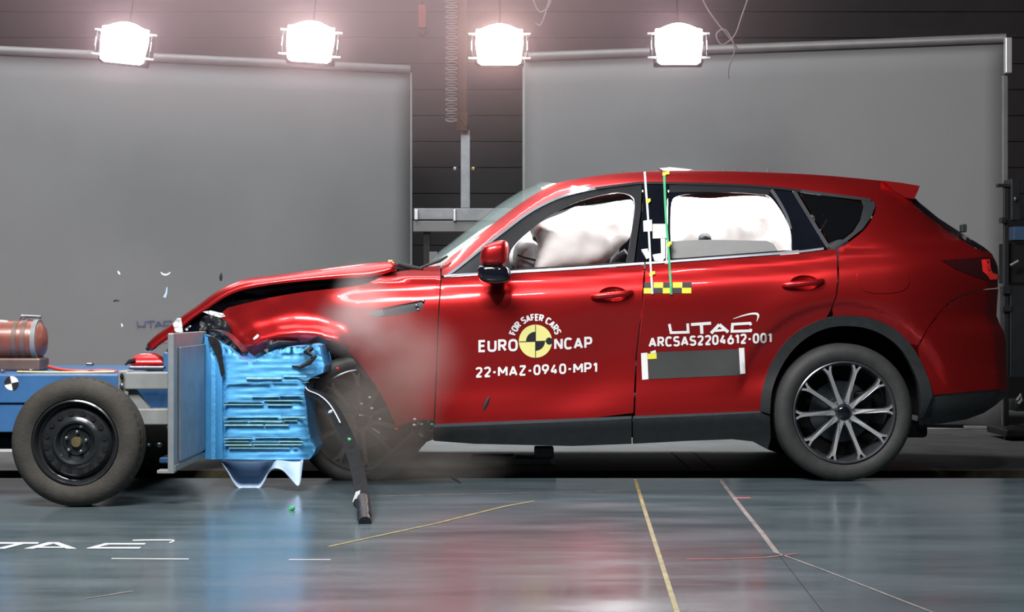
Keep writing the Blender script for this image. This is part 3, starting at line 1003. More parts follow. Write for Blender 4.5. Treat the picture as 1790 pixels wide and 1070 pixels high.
alloy_wheel('undamaged alloy rear wheel with ten spokes', (rc.x, -.012, .366), .366, 3, (0, 0, 0))
fwc = P(632, 736, .05)
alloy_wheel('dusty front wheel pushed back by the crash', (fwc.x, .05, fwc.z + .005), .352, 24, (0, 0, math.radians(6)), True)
mb = MB()
alloyfar = []
for x_, z_ in ((rc.x, .366), (fwc.x, .366)):
    mb = MB(); tyre_mesh(mb, (x_, 1.66, z_), .366, .272, .235, 48); mb.build('far_side_tyre', M['rubber'], car, True)
    MB().lathe([(0, .12), (.26, .10), (.272, .02)], (x_, 1.66, z_), 40).build('far_side_rim', M['dark'], car, True)

# ---- door handles
for hole, nm, par, u0, v0 in ((fd_hole, 'front', fd, 1072, 514), (rd_hole, 'rear', rd, 1406, 494)):
    V, Fc = [], []
    rings = 6
    n = len(hole)
    for j in range(rings + 1):
        t = j / rings
        for (u, v) in hole:
            uu, vv = u0 + (u - u0) * (1.02 - t), v0 + (v - v0) * (1.02 - t)
            V.append(P(uu, vv, S(u0 + (u - u0) * 1.02, v0 + (v - v0) * 1.02) * (1 - t) + S(u0, v0) * t + .035 * math.sqrt(max(0, 1 - (1 - t) ** 2))))
    for j in range(rings):
        for i in range(n):
            a_, b_ = j * n + i, j * n + (i + 1) % n
            Fc.append((a_, b_, b_ + n, a_ + n))
    mk('handle_recess', V, Fc, PT, par, True)
    pts = spl([(u0 - 38, v0 + 5), (u0 - 24, v0 + 3.5), (u0, v0 + 1.5), (u0 + 22, v0 - 1), (u0 + 34, v0 - 4)], 4)
    mb = MB()
    path = []
    rad = []
    for i, (u, v) in enumerate(pts):
        s_ = i / (len(pts) - 1)
        path.append(P(u, v, S(u, v) - .008 - .022 * math.sin(PI * s_) ** .7))
        rad.append(.007 + .010 * math.sin(PI * s_) ** .6)
    mb.tube(path, rad, 12)
    mb.build('door_handle', PT, par, True)

# ---- door mirror
mc = P(864, 447, -.14)
mir = empty('door_mirror', (mc.x, -.14, mc.z - .05), None, None, parent=car)
mir['label'] = 'red capped door mirror with black base'
bm = bmesh.new()
bmesh.ops.create_uvsphere(bm, u_segments=28, v_segments=18, radius=1)
for v_ in bm.verts:
    x, y, z = v_.co
    f = lambda a_: math.copysign(abs(a_) ** .62, a_)
    x, y, z = f(x), f(y), f(z)
    z = z * (1 + .16 * x) + (.10 * x)
    x = x + .10 * z
    v_.co = Vector((mc.x + x * .073, -.14 + y * .105, mc.z + .008 + z * .066))
MB().bm(bm).build('mirror_cap', PT, mir, True)
bm = bmesh.new()
bmesh.ops.create_uvsphere(bm, u_segments=24, v_segments=14, radius=1)
mq = P(864, 479, -.12)
for v_ in bm.verts:
    x, y, z = v_.co
    f = lambda a_: math.copysign(abs(a_) ** .55, a_)
    x, y, z = f(x), f(y), f(z)
    v_.co = Vector((mq.x + x * .088 - .008 * z, -.12 + y * .10, mq.z + z * .056 * (1 - .15 * abs(x))))
MB().bm(bm).build('mirror_base', M['gloss_black'], mir, True)
MB().box((mq.x - .035, -.08, mq.z - .035), (mq.x + .05, S(870, 485) + .02, mq.z + .02), .012).build('mirror_arm', M['black_plastic'], mir, True)
panel('mirror_glass', [(839, 444), (843, 444), (842, 468), (838, 468)], M['chrome'], mir, lambda u, v: -.16, step=6, depth=.004)

# ---- hood: buckled upwards, its near edge torn free
HTOP = [(260, 600), (275, 586), (300, 569), (322, 552), (348, 534), (376, 513), (402, 499), (432, 489), (480, 483), (540, 475), (600, 467), (645, 462), (690, 458)]
HLOW = [(262, 611), (283, 597), (312, 576), (336, 556), (360, 540), (386, 522), (410, 510), (440, 502), (484, 495), (542, 489), (602, 485), (648, 483), (692, 470)]
ht, hl = spl(HTOP, 3), spl(HLOW, 3)
V, Fc = [], []
cols = 20
for i, (a_, b_) in enumerate(zip(ht, hl)):
    p0, p1 = P(b_[0], b_[1], .14), P(a_[0], a_[1], .22)
    row = [p0 + Vector((0, .03, -.004)), p0, p0.lerp(p1, .35) + Vector((0, -.012, 0)), p0.lerp(p1, .75) + Vector((0, -.012, 0)), p1]
    for k in range(1, cols):
        t = k / cols
        y = .22 + (1.67 - .22) * t
        row.append(Vector((p1.x - .03 * math.sin(PI * t), y, p1.z - .012 + .012 * math.sin(PI * t) - .03 * t * sm((.15 - (p1.x + 1.9)) / .3))))
    V += row
    m_ = len(row)
for i in range(len(ht) - 1):
    for k in range(m_ - 1):
        a_ = i * m_ + k
        Fc.append((a_, a_ + m_, a_ + m_ + 1, a_ + 1))
ho = mk('hood', V, Fc, PT, car, True)
ho['label'] = 'buckled red hood folded up above the barrier'
sd = ho.modifiers.new('thickness', 'SOLIDIFY'); sd.thickness = .012; sd.offset = 0
MB().tube([P(258, 611, .2), P(262, 603, .22), P(275, 588, .24)], [.012, .016, .008], 8).build('hood_tip', M['black_plastic'], car, True)
# dark bay visible in the gap under the hood
YB = lambda u, v: .24 + .03 * noise.noise(Vector((u * .03, v * .05, 1)))
panel('engine_bay', [(300, 590), (318, 572), (350, 550), (384, 522), (410, 510), (440, 500), (484, 494), (542, 489), (602, 484), (650, 480), (690, 470), (700, 480), (660, 500), (560, 530), (450, 560), (400, 640), (340, 640)], M['dark_mix'], car, YB, step=10, depth=.3)
MB().box((P(470, 0, .4).x, .34, .45), (P(650, 0, .4).x, 1.6, .86), .04).build('engine_block', M['dark_mix'], car)
ribbon('hood_seal', spl([(430, 512), (500, 503), (580, 497), (640, 493)], 4), (3, 5), M['black_plastic'], car, lambda u, v: .20, depth=.03)
# bright crumpled scraps at the headlamp
scr = [([(302, 566), (310, 556), (316, 556), (318, 566), (320, 582), (306, 580)], .06), ([(322, 576), (331, 568), (334, 570), (326, 579)], .05),
       ([(354, 545), (368, 543), (390, 548), (394, 553), (384, 555), (366, 550)], .03), ([(442, 592), (450, 584), (456, 590), (458, 600), (450, 603)], -.02)]
for poly_, y in scr:
    panel('headlamp_shard', poly_, M['white'] if y != .05 else M['chrome'], car, (lambda yy: (lambda u, v: yy + .0012 * (u - 300) * .2 + .012 * noise.noise(Vector((u * .2, v * .2, 0)))))(y), step=4, depth=.006)
panel('headlamp_housing', spl([(352, 556), (372, 552), (392, 560), (402, 575), (398, 592), (372, 590), (350, 584)], 3, True), M['dark_mix'], car, lambda u, v: .02 + .03 * noise.noise(Vector((u * .08, v * .09, 4))), step=5, depth=.1)
MB().ell(P(474, 604, -.05), (.024, .02, .028), 12, 8).build('torn_bracket', M['dark_mix'], car, True)
MB().tube([P(466, 600, -.03), P(474, 606, -.06), P(486, 600, -.04), (P(520, 598, .0))], [.012, .02, .016, .006], 8).build('torn_bracket', M['dark_mix'], car, True)

panel('torn_headlamp', spl([(352, 580), (372, 577), (392, 584), (410, 600), (424, 618), (414, 622), (396, 612), (380, 604), (360, 596)], 3, True), M['dark_mix'], car, lambda u, v: -.30 + .05 * noise.noise(Vector((u * .09, v * .09, 6))), step=5, depth=.2)
# ---- cowl and wipers
loft('cowl', edge([(692, 470), (715, 470), (745, 466), (772, 465)], .03), (-.03, 0, .0), M['black_plastic'], car, 10)
MB().tube([P(698, 462, .35), P(715, 467, .3), P(738, 471, .22)], [.010, .016, .010], 8).build('wiper_arm', M['black_plastic'], car, True)
MB().tube([P(735, 468, .24), P(768, 456, .27), P(782, 448, .29)], [.006, .010, .006], 8).build('wiper_blade', M['black_plastic'], car, True)
p = P(683, 460, .24)
MB().box((p.x - .014, .225, p.z - .012), (p.x + .012, .25, p.z + .016), .003).build('hood_marker', M['pale_yellow'], car)

# ---- wheel arch remains, underbody scraps at the front
panel('torn_arch_lip', [(553, 582), (560, 591), (575, 596), (596, 606), (616, 622), (634, 642), (646, 660), (640, 662), (622, 644), (604, 628), (586, 618), (574, 614), (572, 640), (566, 620), (560, 604)], M['dark_mix'], car, lambda u, v: S(u, v) + .005, step=6, depth=.03)
panel('splash_panel', [(636, 834), (655, 818), (690, 786), (722, 757), (738, 748), (752, 766), (728, 792), (692, 826), (660, 842)], M['black_plastic'], car, lambda u, v: .0 + .0004 * (v - 750), step=9, depth=.05)
ribbon('splash_panel_edge', [(640, 830), (680, 794), (722, 756)], 4, M['chrome_dark'], car, lambda u, v: .0 + .0004 * (v - 750), off=-.004)
panel('sill_end_block', [(722, 737), (742, 733), (758, 736), (758, 768), (748, 772), (730, 760)], M['dark_mix'], car, lambda u, v: .0 + .02 * noise.noise(Vector((u * .1, v * .1, 0))), step=6, depth=.08)
for u, v, mm in ((737, 742, 'green'), (755, 742, 'green'), (725, 733, 'white'), (724, 743, 'white'), (693, 750, 'lens_red'), (664, 733, 'white'), (650, 714, 'white'), (646, 695, 'white'), (632, 706, 'white'), (590, 644, 'lens_red')):
    mb = MB(); p = P(u, v, -.02 if u > 700 else .0); mb.ell(p, (.009, .006, .007), 8, 6)
    mb.build('bright_fragment', M[mm], car, True)
MB().tube([P(652, 750, .02), P(664, 758, .0), P(676, 768, .02)], .012, 8).build('bent_bracket', M['chrome_dark'], car, True)

# ---- cabin: airbags, blind, seats
bagF = spl([(932, 402), (950, 386), (985, 372), (1005, 362), (1035, 360), (1060, 356), (1090, 350), (1106, 352), (1106, 380), (1101, 415), (1085, 432), (1066, 452), (1045, 466), (1000, 474), (960, 478), (934, 478), (938, 445), (940, 425)], 3, True)
pillow('front_curtain_airbag', bagF, .36, .09, M['airbag'], car, 8, .026, 1, 46)
bagS = spl([(900, 430), (918, 418), (938, 424), (950, 450), (945, 476), (915, 480), (897, 462)], 3, True)
pillow('steering_airbag', bagS, .50, .10, M['airbag_grey'], car, 8, .02, 4, 30)
bagR = spl([(1164, 470), (1166, 350), (1190, 344), (1240, 347), (1290, 343), (1340, 345), (1366, 365), (1384, 400), (1392, 470), (1280, 476)], 3, True)
pillow('passenger_airbag', spl([(748, 466), (775, 448), (815, 420), (850, 396), (890, 384), (925, 400), (932, 440), (915, 470), (830, 478), (770, 476)], 3, True), .80, .12, M['airbag'], car, 10, .02, 12, 40)
pillow('rear_curtain_airbag', bagR, .36, .08, M['airbag'], car, 9, .018, 7, 46)
panel('rear_blind', [(1172, 422), (1230, 419), (1340, 421), (1352, 426), (1364, 446), (1172, 462)], M['grey_card'], car, lambda u, v: S(u, v) + .05, step=12, depth=.006)
MB().ell(P(1232, 417, .27), (.035, .05, .03), 12, 8).build('belt_buckle', M['frame_grey'], car, True)
MB().tube([P(905, 446, .4), P(918, 451, .38), P(940, 456, .36)], .006, 8).build('steering_stalk', M['gloss_black'], car, True)
MB().tube([P(1072, 462, .3), P(1082, 448, .28), P(1094, 440, .26)], .018, 8).build('seat_belt_anchor', M['dark_mix'], car, True)
for u, yy in ((1140, .5), (1140, 1.39), (1400, .5), (1400, 1.39)):
    p = P(u, 470, .5)
    mb = MB()
    bm = bmesh.new(); bmesh.ops.create_cube(bm, size=1)
    for v_ in bm.verts:
        z = v_.co.z
        v_.co = Vector((p.x + v_.co.x * (.16 - .05 * z) + .16 * (z + .5), yy + v_.co.y * (.50 - .08 * z), .48 + (z + .5) * .62))
    bmesh.ops.bevel(bm, geom=bm.edges[:], offset=.04, segments=3, affect='EDGES')
    mb.bm(bm)
    mb.box((p.x - .55, yy - .25, .46), (p.x + .02, yy + .25, .62), .05)
    mb.build('seat', M['cloth_dark'], car, True)
    MB().box((p.x + .16, yy - .13, 1.13), (p.x + .26, yy + .13, 1.30), .04).build('headrest', M['cloth_dark'], car, True)
MB().box((P(800, 0, .5).x, .16, .74), (P(900, 0, .5).x, 1.73, .98), .05).build('dashboard', M['cloth_dark'], car, True)
mb = MB(); mb.v = []
loft('headliner', [q + Vector((0, .02, -.045)) for q in edge(spl([(985, 319), (1000, 316)] + ROOFL[:-1], 2))], (0, 0, .015), M['frame_grey'], car, 8)
cl = bpy.data.lights.new('cabin_lamp', 'AREA'); cl.shape = 'RECTANGLE'; cl.size = 1.0; cl.size_y = .06; cl.energy = 24
co = bpy.data.objects.new('cabin_lamp', cl); COL.objects.link(co)
pp = P(1205, 340, .27)
co.location = (pp.x + .05, .255, 1.545)
co.rotation_euler = (math.radians(-4), 0, 0)
co.location = (pp.x + .22, .292, 1.560)
co.parent = car
co.location = Vector(co.location) - Vector(car['_o'])

cl2 = bpy.data.lights.new('cabin_lamp', 'AREA'); cl2.shape = 'RECTANGLE'; cl2.size = .36; cl2.size_y = .05; cl2.energy = 40
co2 = bpy.data.objects.new('cabin_lamp', cl2); COL.objects.link(co2)
co2.location = P(1056, 337, .295)
co2.rotation_euler = (math.radians(-14), math.radians(14), 0)
co2.parent = car
co2.location = Vector(co2.location) - Vector(car['_o'])

# ------------------------------------------------------------------ lettering and targets on the doors
def smapS(u, v, off=-.0032):
    return P(u, v, S(u, v) + off)


def sup(cx_, cy, rx, ry, a0, a1, n=14, e=.72):
    out = []
    for i in range(n + 1):
        a_ = math.radians(a0 + (a1 - a0) * i / n)
        c_, s__ = math.cos(a_), math.sin(a_)
        out.append((cx_ + rx * math.copysign(abs(c_) ** e, c_), cy + ry * math.copysign(abs(s__) ** e, s__)))
    return out


GL = {  # plain sans capitals as centre lines on a unit high cell: (width, strokes)
    'A': (.70, [[(0, 0), (.35, 1)], [(.35, 1), (.70, 0)], [(.12, .28), (.58, .28)]]),
    'C': (.60, [sup(.32, .5, .32, .5, 40, 320, 22)]),
    'E': (.48, [[(.48, 1), (0, 1), (0, 0), (.48, 0)], [(0, .52), (.43, .52)]]),
    'F': (.46, [[(.46, 1), (0, 1), (0, 0)], [(0, .50), (.42, .50)]]),
    'M': (.80, [[(0, 0), (0, 1)], [(0, 1), (.40, .30)], [(.40, .30), (.80, 1)], [(.80, 1), (.80, 0)]]),
    'N': (.62, [[(0, 0), (0, 1)], [(0, 1), (.62, 0)], [(.62, 0), (.62, 1)]]),
    'O': (.66, [sup(.33, .5, .33, .5, 0, 360, 28)]),
    'P': (.56, [[(0, 0), (0, 1), (.30, 1)] + sup(.30, .72, .26, .28, 90, -90, 12)[1:] + [(0, .44)]]),
    'R': (.58, [[(0, 0), (0, 1), (.30, 1)] + sup(.30, .74, .25, .26, 90, -90, 12)[1:] + [(0, .48)], [(.28, .48), (.58, 0)]]),
    'S': (.54, [sup(.27, .76, .26, .24, 25, 250, 14)[:-1] + [(.27, .51)] + sup(.27, .25, .28, .25, 70, -160, 14)]),
    'U': (.62, [[(0, 1), (0, .34)] + sup(.31, .34, .31, .34, 180, 360, 14)[1:] + [(.62, 1)]]),
    'Z': (.58, [[(0, 1), (.58, 1)], [(.58, 1), (0, 0)], [(0, 0), (.58, 0)]]),
    '0': (.54, [sup(.27, .5, .27, .5, 0, 360, 28)]),
    '1': (.26, [[(0, .76), (.24, 1)], [(.24, 1), (.24, 0)]]),
    '2': (.54, [sup(.27, .73, .26, .27, 165, -20, 12) + [(.46, .52), (.02, 0)], [(0, 0), (.55, 0)]]),
    '4': (.58, [[(.36, 1), (0, .24)], [(0, .24), (.58, .24)], [(.42, .52), (.42, 0)]]),
    '6': (.54, [sup(.27, .30, .27, .30, 0, 360, 22), [(.01, .36), (.36, 1)]]),
    '9': (.54, [sup(.27, .70, .27, .30, 0, 360, 22), [(.53, .64), (.18, 0)]]),
    '-': (.26, [[(0, .44), (.26, .44)]]),
    ' ': (.16, []),
}


def lettering(name, s_, u0, v0, u1, v1, cap, mat, parent, mapper, weight=.155, arc=None):
    """stroke capitals from baseline start to baseline end, in photo pixels; arc = (centre, radius, from, to)"""
    gap = .15 + weight
    tot = sum(GL[c][0] for c in s_) + gap * (len(s_) - 1) + weight
    L = arc[1] * math.radians(abs(arc[3] - arc[2])) if arc else math.hypot(u1 - u0, v1 - v0)
    kx = L / tot
    strokes = []
    pos = weight / 2
    for c in s_:
        for st in GL[c][1]:
            pts = []
            for x, y in st:
                pts.append(((pos + x) * kx, -(weight / 2 + y * (1 - weight)) * cap))
            strokes.append((pts, weight * cap))
        pos += GL[c][0] + gap
    def mp(x, y):
        if arc:
            c, r, a0, a1 = arc
            a_ = math.radians(a0 + (a1 - a0) * x / L)
            return mapper(c[0] + (r - y) * math.cos(a_), c[1] - (r - y) * math.sin(a_))
        return mapper(u0 + (u1 - u0) * x / L, v0 + (v1 - v0) * x / L + y)
    return stroke_letters(name, strokes, mp, mat, parent)


def decal(name, ring, mat, parent, off=-.002, step=10):
    return panel(name, ring, mat, parent, S, off=off, step=step, depth=.0)


W_ = M['white']
lettering('door_lettering', 'EURO', 836.5, 616, 905, 614, 21.5, W_, fd, smapS, .19)
lettering('door_lettering', 'NCAP', 969, 612, 1035, 609.5, 21.0, W_, fd, smapS, .19)
lettering('door_lettering', '22-MAZ-0940-MP1', 831, 660.5, 1044, 651.5, 18.5, W_, fd, smapS, .19)
lettering('door_lettering', 'FOR SAFER CARS', 0, 0, 0, 0, 12.5, W_, fd, smapS, .20, arc=((936, 597), 36, 163, 19))
lettering('door_lettering', 'ARCSAS2204612-001', 1134, 607.5, 1349, 599.5, 18.0, W_, rd, smapS, .20)
stroke_letters('door_logo', [([(1170 + a, 566.5 + b * .95) for a, b in pts], wd) for pts, wd in LOGO], smapS, W_, rd)
stroke_letters('door_logo', [(spl([(1281, 557.5), (1300, 551.5), (1314, 548.5), (1323, 548.8), (1325.5, 553), (1322.5, 562.5)], 5), [.6, .9, 1.3, 1.6, 2.0, 2.2, 2.4, 2.7, 2.8, 3, 3.2, 3.3, 3.4, 3.6, 3.8, 4, 4, 4, 3.8, 3.6, 3.2, 2.6, 2, 1.4, .9, .6])], smapS, W_, rd)
tc_ = (936, 596.5)
R0 = 29


def sector(r, a0, a1, c=tc_, n=10):
    return [c] + [(c[0] + r * math.cos(math.radians(a0 + (a1 - a0) * i / n)), c[1] - r * math.sin(math.radians(a0 + (a1 - a0) * i / n))) for i in range(n + 1)]


circ = [(tc_[0] + R0 * math.cos(a * PI / 24), tc_[1] - R0 * math.sin(a * PI / 24)) for a in range(48)]
tgt = decal('round_target', circ, M['pale_yellow'], fd, off=-.002, step=7)
decal('target_quadrant', sector(16.5, 90, 180), M['black_vinyl'], tgt, off=-.0032, step=7)
decal('target_quadrant', sector(16.5, 270, 360), M['black_vinyl'], tgt, off=-.0032, step=7)
stroke_letters('target_cross', [([(936, 568), (936, 625)], 1.1), ([(907.5, 597.5), (964.5, 596)], 1.1)], lambda u, v: smapS(u, v, -.0038), M['black_vinyl'], tgt)
decal('target_dot', [(960 + 6 * math.cos(a * PI / 8), 596 + 6 * math.sin(a * PI / 8)) for a in range(16)], M['black_vinyl'], tgt, off=-.0045, step=7)
# chequered strip
for r in range(2):
    for c in range(5):
        u0, v0 = 1126 + c * 16.7 - r * .8, 493.8 + r * 9.8 - c * .1
        decal('chequer_square', [(u0, v0), (u0 + 16.4, v0 - .1), (u0 + 16.4, v0 + 9.5), (u0, v0 + 9.6)], M['yellow'] if (r + c) % 2 == 1 else M['grey_vinyl'], rd, off=-.0024, step=20)
# dark plate between two white tapes
decal('dark_sticker', [(1133, 616), (1292, 610.5), (1294, 656), (1134.5, 663)], M['grey_vinyl'], rd, off=-.0024, step=14)
decal('white_tape', [(1120.5, 617.5), (1131.5, 616.5), (1133.5, 663), (1122.5, 664)], W_, rd, off=-.003, step=14)
decal('white_tape', [(1291.5, 608.5), (1301, 608), (1303, 653), (1294, 654)], W_, rd, off=-.003, step=14)
decal('yellow_tape', [(1132, 618.5), (1147.5, 617.5), (1147.8, 627), (1132.5, 628)], M['yellow'], rd, off=-.0034, step=14)
decal('white_tape', [(1136.5, 615), (1146, 612), (1147, 617), (1138, 618)], W_, rd, off=-.0034, step=14)
# measuring tapes over roof, pillar and door
tape1 = [(1127, 300), (1129, 330), (1131.5, 360), (1134, 400), (1136.5, 450), (1139, 490), (1140.5, 514)]
tape2 = [(1161, 300), (1161.5, 320), (1163, 360), (1165.5, 400), (1168.5, 440), (1171.5, 480), (1173.5, 515)]
ribbon('pale_measuring_tape', tape1, 3.6, M['pale_tape'], car, S, off=-.010, depth=.002, step=12)
ribbon('green_measuring_tape', tape2, 4.0, M['green'], car, S, off=-.010, depth=.002, step=12)
for u, v in ((1134, 350), (1132, 352), (1138, 480), (1142, 477), (1161, 304), (1167, 302), (1168, 428), (1171, 425)):
    decal('yellow_tag', [(u - 3, v - 2.5), (u + 3, v - 3), (u + 3, v + 2.5), (u - 3, v + 3)], M['yellow'], car, off=-.013, step=20)
for ring in ([(1124.5, 386), (1139.5, 384), (1140, 404), (1125, 405)], [(1141, 391.5), (1165, 391.5), (1167, 416), (1141, 417)], [(1155, 417), (1163, 417), (1162.5, 450), (1156, 450)],
             [(1141, 445), (1160, 442), (1163, 450), (1158, 457), (1144, 456)], [(1121, 436), (1132, 434.5), (1136, 450), (1130, 453)]):
    panel('white_patch', ring, W_, car, S, off=-.008, step=10, depth=.008)
# small pins and a plate on the roof
for u, h in ((1087, 5), (1265, 3), (1285, 4), (1313, 5), (1342, 6), (1390, 3), (1396, 4)):
    p = P(u, itp(ROOF, u) + 3, .44); q = P(u, itp(ROOF, u) - h + 2, .44)
    MB().cyl(p, q, .004, 6).build('roof_pin', M['chrome'], car)
panel('roof_plate', [(1152, 294), (1165, 293), (1170, 292), (1190, 294), (1212, 296.5), (1200, 299), (1160, 299)], W_, car, lambda u, v: .45, step=8, depth=.05)

# ------------------------------------------------------------------ flying trim torn from the front arch
tp = spl([(P(640, 690, -.03)), (P(612, 672, -.10)), (P(575, 665, -.18)), (P(547, 664, -.24)), (P(536, 674, -.29)), (P(540, 685, -.36)), (P(560, 694, -.46)),
          (P(578, 710, -.56)), (P(593, 735, -.68)), (P(608, 768, -.84)), (P(620, 803, -1.0)), (P(629, 840, -1.22)), (P(634, 874, -1.5)), (P(637, 905, -1.74))], 4)
tp = [Vector(q) for q in tp]
V, Fc = [], []
n = len(tp)
for i, p in enumerate(tp):
    t_ = i / (n - 1)
    d = (tp[min(i + 1, n - 1)] - tp[max(i - 1, 0)]).normalized()
    side_ = d.cross(Vector((0, 1, 0))).normalized()
    up = side_.cross(d).normalized()
    hw = .012 + .018 * sm((t_ - .15) / .5)
    hh = .010
    for a_, b_ in ((-1, -1), (1, -1), (1, 1), (-1, 1)):
        V.append(p + side_ * hw * a_ + up * hh * b_)
for i in range(n - 1):
    for k in range(4):
        k2 = (k + 1) % 4
        Fc.append((i * 4 + k, i * 4 + k2, i * 4 + 4 + k2, i * 4 + 4 + k))
Fc += [(3, 2, 1, 0), tuple((n - 1) * 4 + k for k in range(4))]
arch = empty('torn_arch_trim', tuple(tp[-1]), 'long black wheel arch trim torn off and bent down to the floor beside the barrier', 'trim')
mb = MB().add(V, Fc); o = mb.build('trim_strip', M['trim_black'], arch)
edge_pts = [tp[i] + Vector((-.004, -.016, .010)) for i in range(10, 34)]
MB().tube(edge_pts, .0035, 6).build('pale_trim_edge', M['pale_tape'], arch, True)
e0, e1 = P(634, 872, -1.5), P(638, 914, -1.80)
MB().tube([e0, e0.lerp(e1, .3), e0.lerp(e1, .35), e0.lerp(e1, .7), e0.lerp(e1, .75), e1], [.027, .029, .026, .030, .027, .028], 12).build('trim_end', M['dark_mix'], arch, True)
ring = [P(625, 880, -1.55) + Vector((.014 * math.cos(a * PI / 8), 0, .018 * math.sin(a * PI / 8))) for a in range(17)]
MB().tube(ring, .005, 6, False).build('clip_ring', M['dark_mix'], arch, True)
panel('paper_tag', [(616, 877), (622, 860), (630, 857), (627, 872), (620, 880)], W_, arch, lambda u, v: -1.5, step=8, depth=.003)

# ------------------------------------------------------------------ barrier trolley
trol = empty('barrier_trolley', (-2.4, -.35, 0), 'blue wheeled crash trolley pushing a blue honeycomb barrier into the red car', 'trolley')
XP0, XP1 = (293 - CX) * 7.87 / F, (304 - CX) * 7.87 / F
MB().box((XP0, -1.13, .158), (XP1, 1.0, .80), .004).build('backing_plate', M['plate_grey'], trol)
MB().box((XP1 + .001, -1.03, .20), (XP1 + .012, .95, .735), .003).build('inner_plate', M['plate_inner'], trol)
MB().box((XP1 + .001, -1.128, .160), (XP1 + .006, .98, .188), .002).build('plate_lip', M['frame_steel'], trol)
MB().box((XP0 - .05, -1.13, .150), (XP1, -1.06, .166), .003).build('plate_foot', M['frame_steel'], trol)
for z in (.36, .72):
    MB().ell((XP0 - .0, -1.1, z), (.012, .02, .012), 8, 6).build('plate_bolt', M['chrome'], trol, True)
# honeycomb block
YH = -.37
hp = [(357, 585), (366, 588), (380, 596), (400, 607), (416, 622), (424, 630), (440, 632), (462, 620), (480, 612), (505, 606), (530, 606), (548, 601), (558, 604), (562, 622), (567, 640), (564, 652), (545, 660),
      (534, 668), (532, 690), (536, 712), (538, 745), (543, 768), (552, 784), (549, 793), (541, 803), (470, 803.5), (357, 803)]
def YHs(u, v):
    k = sm((u - 395) / 40)
    return YH + k * (.004 * noise.noise(Vector((u * .05, v * .09, 2))) + .0025 * math.sin(v * .5 + u * .02)) + .10 * sm((u - 520) / 40) + .03 * math.exp(-((u - 390) / 5.0) ** 2) + .02 * sm((630 - v) / 20) * noise.noise(Vector((u * .2, v * .2, 8)))
hc = panel('honeycomb_block', hp, M['honey'], trol, YHs, step=6, depth=.0)
hc['label'] = 'crushed bright blue honeycomb barrier block'
# its other sides: push the outline back
pts = densify(hp, 12)
V = [P(u, v, YHs(u, v)) for u, v in pts]
ring = V
n = len(ring)
V2 = ring + [q + Vector((0, .95, 0)) for q in ring]
mk('honeycomb_sides', V2, [(i, (i + 1) % n, (i + 1) % n + n, i + n) for i in range(n)] + [tuple(range(n, 2 * n))], M['honey_smooth'], trol)
panel('cladding_strip', [(357.5, 588), (372, 594), (388, 602), (389, 803), (357.5, 802.5)], M['honey_smooth'], trol, lambda u, v: YH - .008 + .012 * math.exp(-((u - 373) / 6.0) ** 2), step=6, depth=.006)
vs_, fs_ = [], []
pale, drk = MB(), MB()
for v0, u0, u1, rise in ((661, 430, 536, 7), (668, 393, 540, 2), (692, 440, 538, 4), (699, 391, 530, 2), (705, 391, 510, 0), (728, 390, 536, 2), (734, 391, 520, 1), (740, 392, 505, 0), (764, 391, 536, 2), (770, 391, 530, 1), (775, 393, 528, 1), (781, 400, 520, 0)):
    u = u0
    while u < u1:
        L_ = random.uniform(40, 110)
        ue = min(u1, u + L_)
        va, vb = v0 - rise * (u - u0) / (u1 - u0), v0 - rise * (ue - u0) / (u1 - u0)
        for bag, dv, hgt in ((drk, 0, random.uniform(1.0, 1.7)), (pale, 2.0, random.choice((.6, 1.0, 1.6, 2.2)))):
            if random.random() < .10: continue
            y = YHs((u + ue) / 2, v0) - .016
            bag.box(P(u, va + dv, y), P(ue, vb + dv + hgt, y + .008))
        u = ue + random.uniform(.5, 7)
pale.build('pale_slit_highlights', M['slit_pale'], trol)['kind'] = 'stuff'  # highlights along the slits, put in as pale strips
drk.build('dark_slits', M['slit_dark'], trol)['kind'] = 'stuff'
# curled sheet hanging under the block
panel('torn_strip', spl([(364, 588), (378, 592), (386, 606), (389, 628), (392, 650), (390, 657), (386, 655), (382, 636), (375, 614), (366, 600)], 3, True), M['dark_mix'], car, lambda u, v: YH - .035 + .0003 * (v - 590), step=5, depth=.015)
MB().tube([P(552, 622, YH + .02), P(540, 634, YH - .0), P(524, 642, YH - .01), P(510, 640, YH - .01)], [.010, .014, .010, .004], 8).build('torn_bracket', M['dark_mix'], car, True)
MB().tube([P(545, 608, YH + .02), P(536, 616, YH - .0), P(545, 622, YH - .01)], [.014, .018, .008], 8).build('torn_bracket', M['dark_mix'], car, True)
bot = spl([(384, 806), (398, 826), (408, 844), (419, 855), (436, 856), (453, 855), (462, 843), (470, 828), (480, 820), (494, 823), (508, 838), (519, 850), (525, 846), (528, 822), (530, 806)], 3)
V, Fc = [], []
rows = 8
for i, (u, v) in enumerate(bot):
    s_ = i / (len(bot) - 1)
    for j in range(rows + 1):
        t_ = j / rows
        vv = 803 + (v - 803) * t_
        a_ = sm((.60 - s_) / .12)
        yy = -.345 + a_ * (.24 * max(0.0, math.sin(PI * .98 * t_))) - (1 - a_) * (.16 * t_ ** 1.3)
        V.append(P(u, vv, yy))
for i in range(len(bot) - 1):
    for j in range(rows):
        a_ = i * (rows + 1) + j
        Fc.append((a_, a_ + rows + 1, a_ + rows + 2, a_ + 1))
cs = mk('curled_sheet', V, Fc, M['sheet_white'], trol, True)
sd = cs.modifiers.new('thickness', 'SOLIDIFY'); sd.thickness = .006
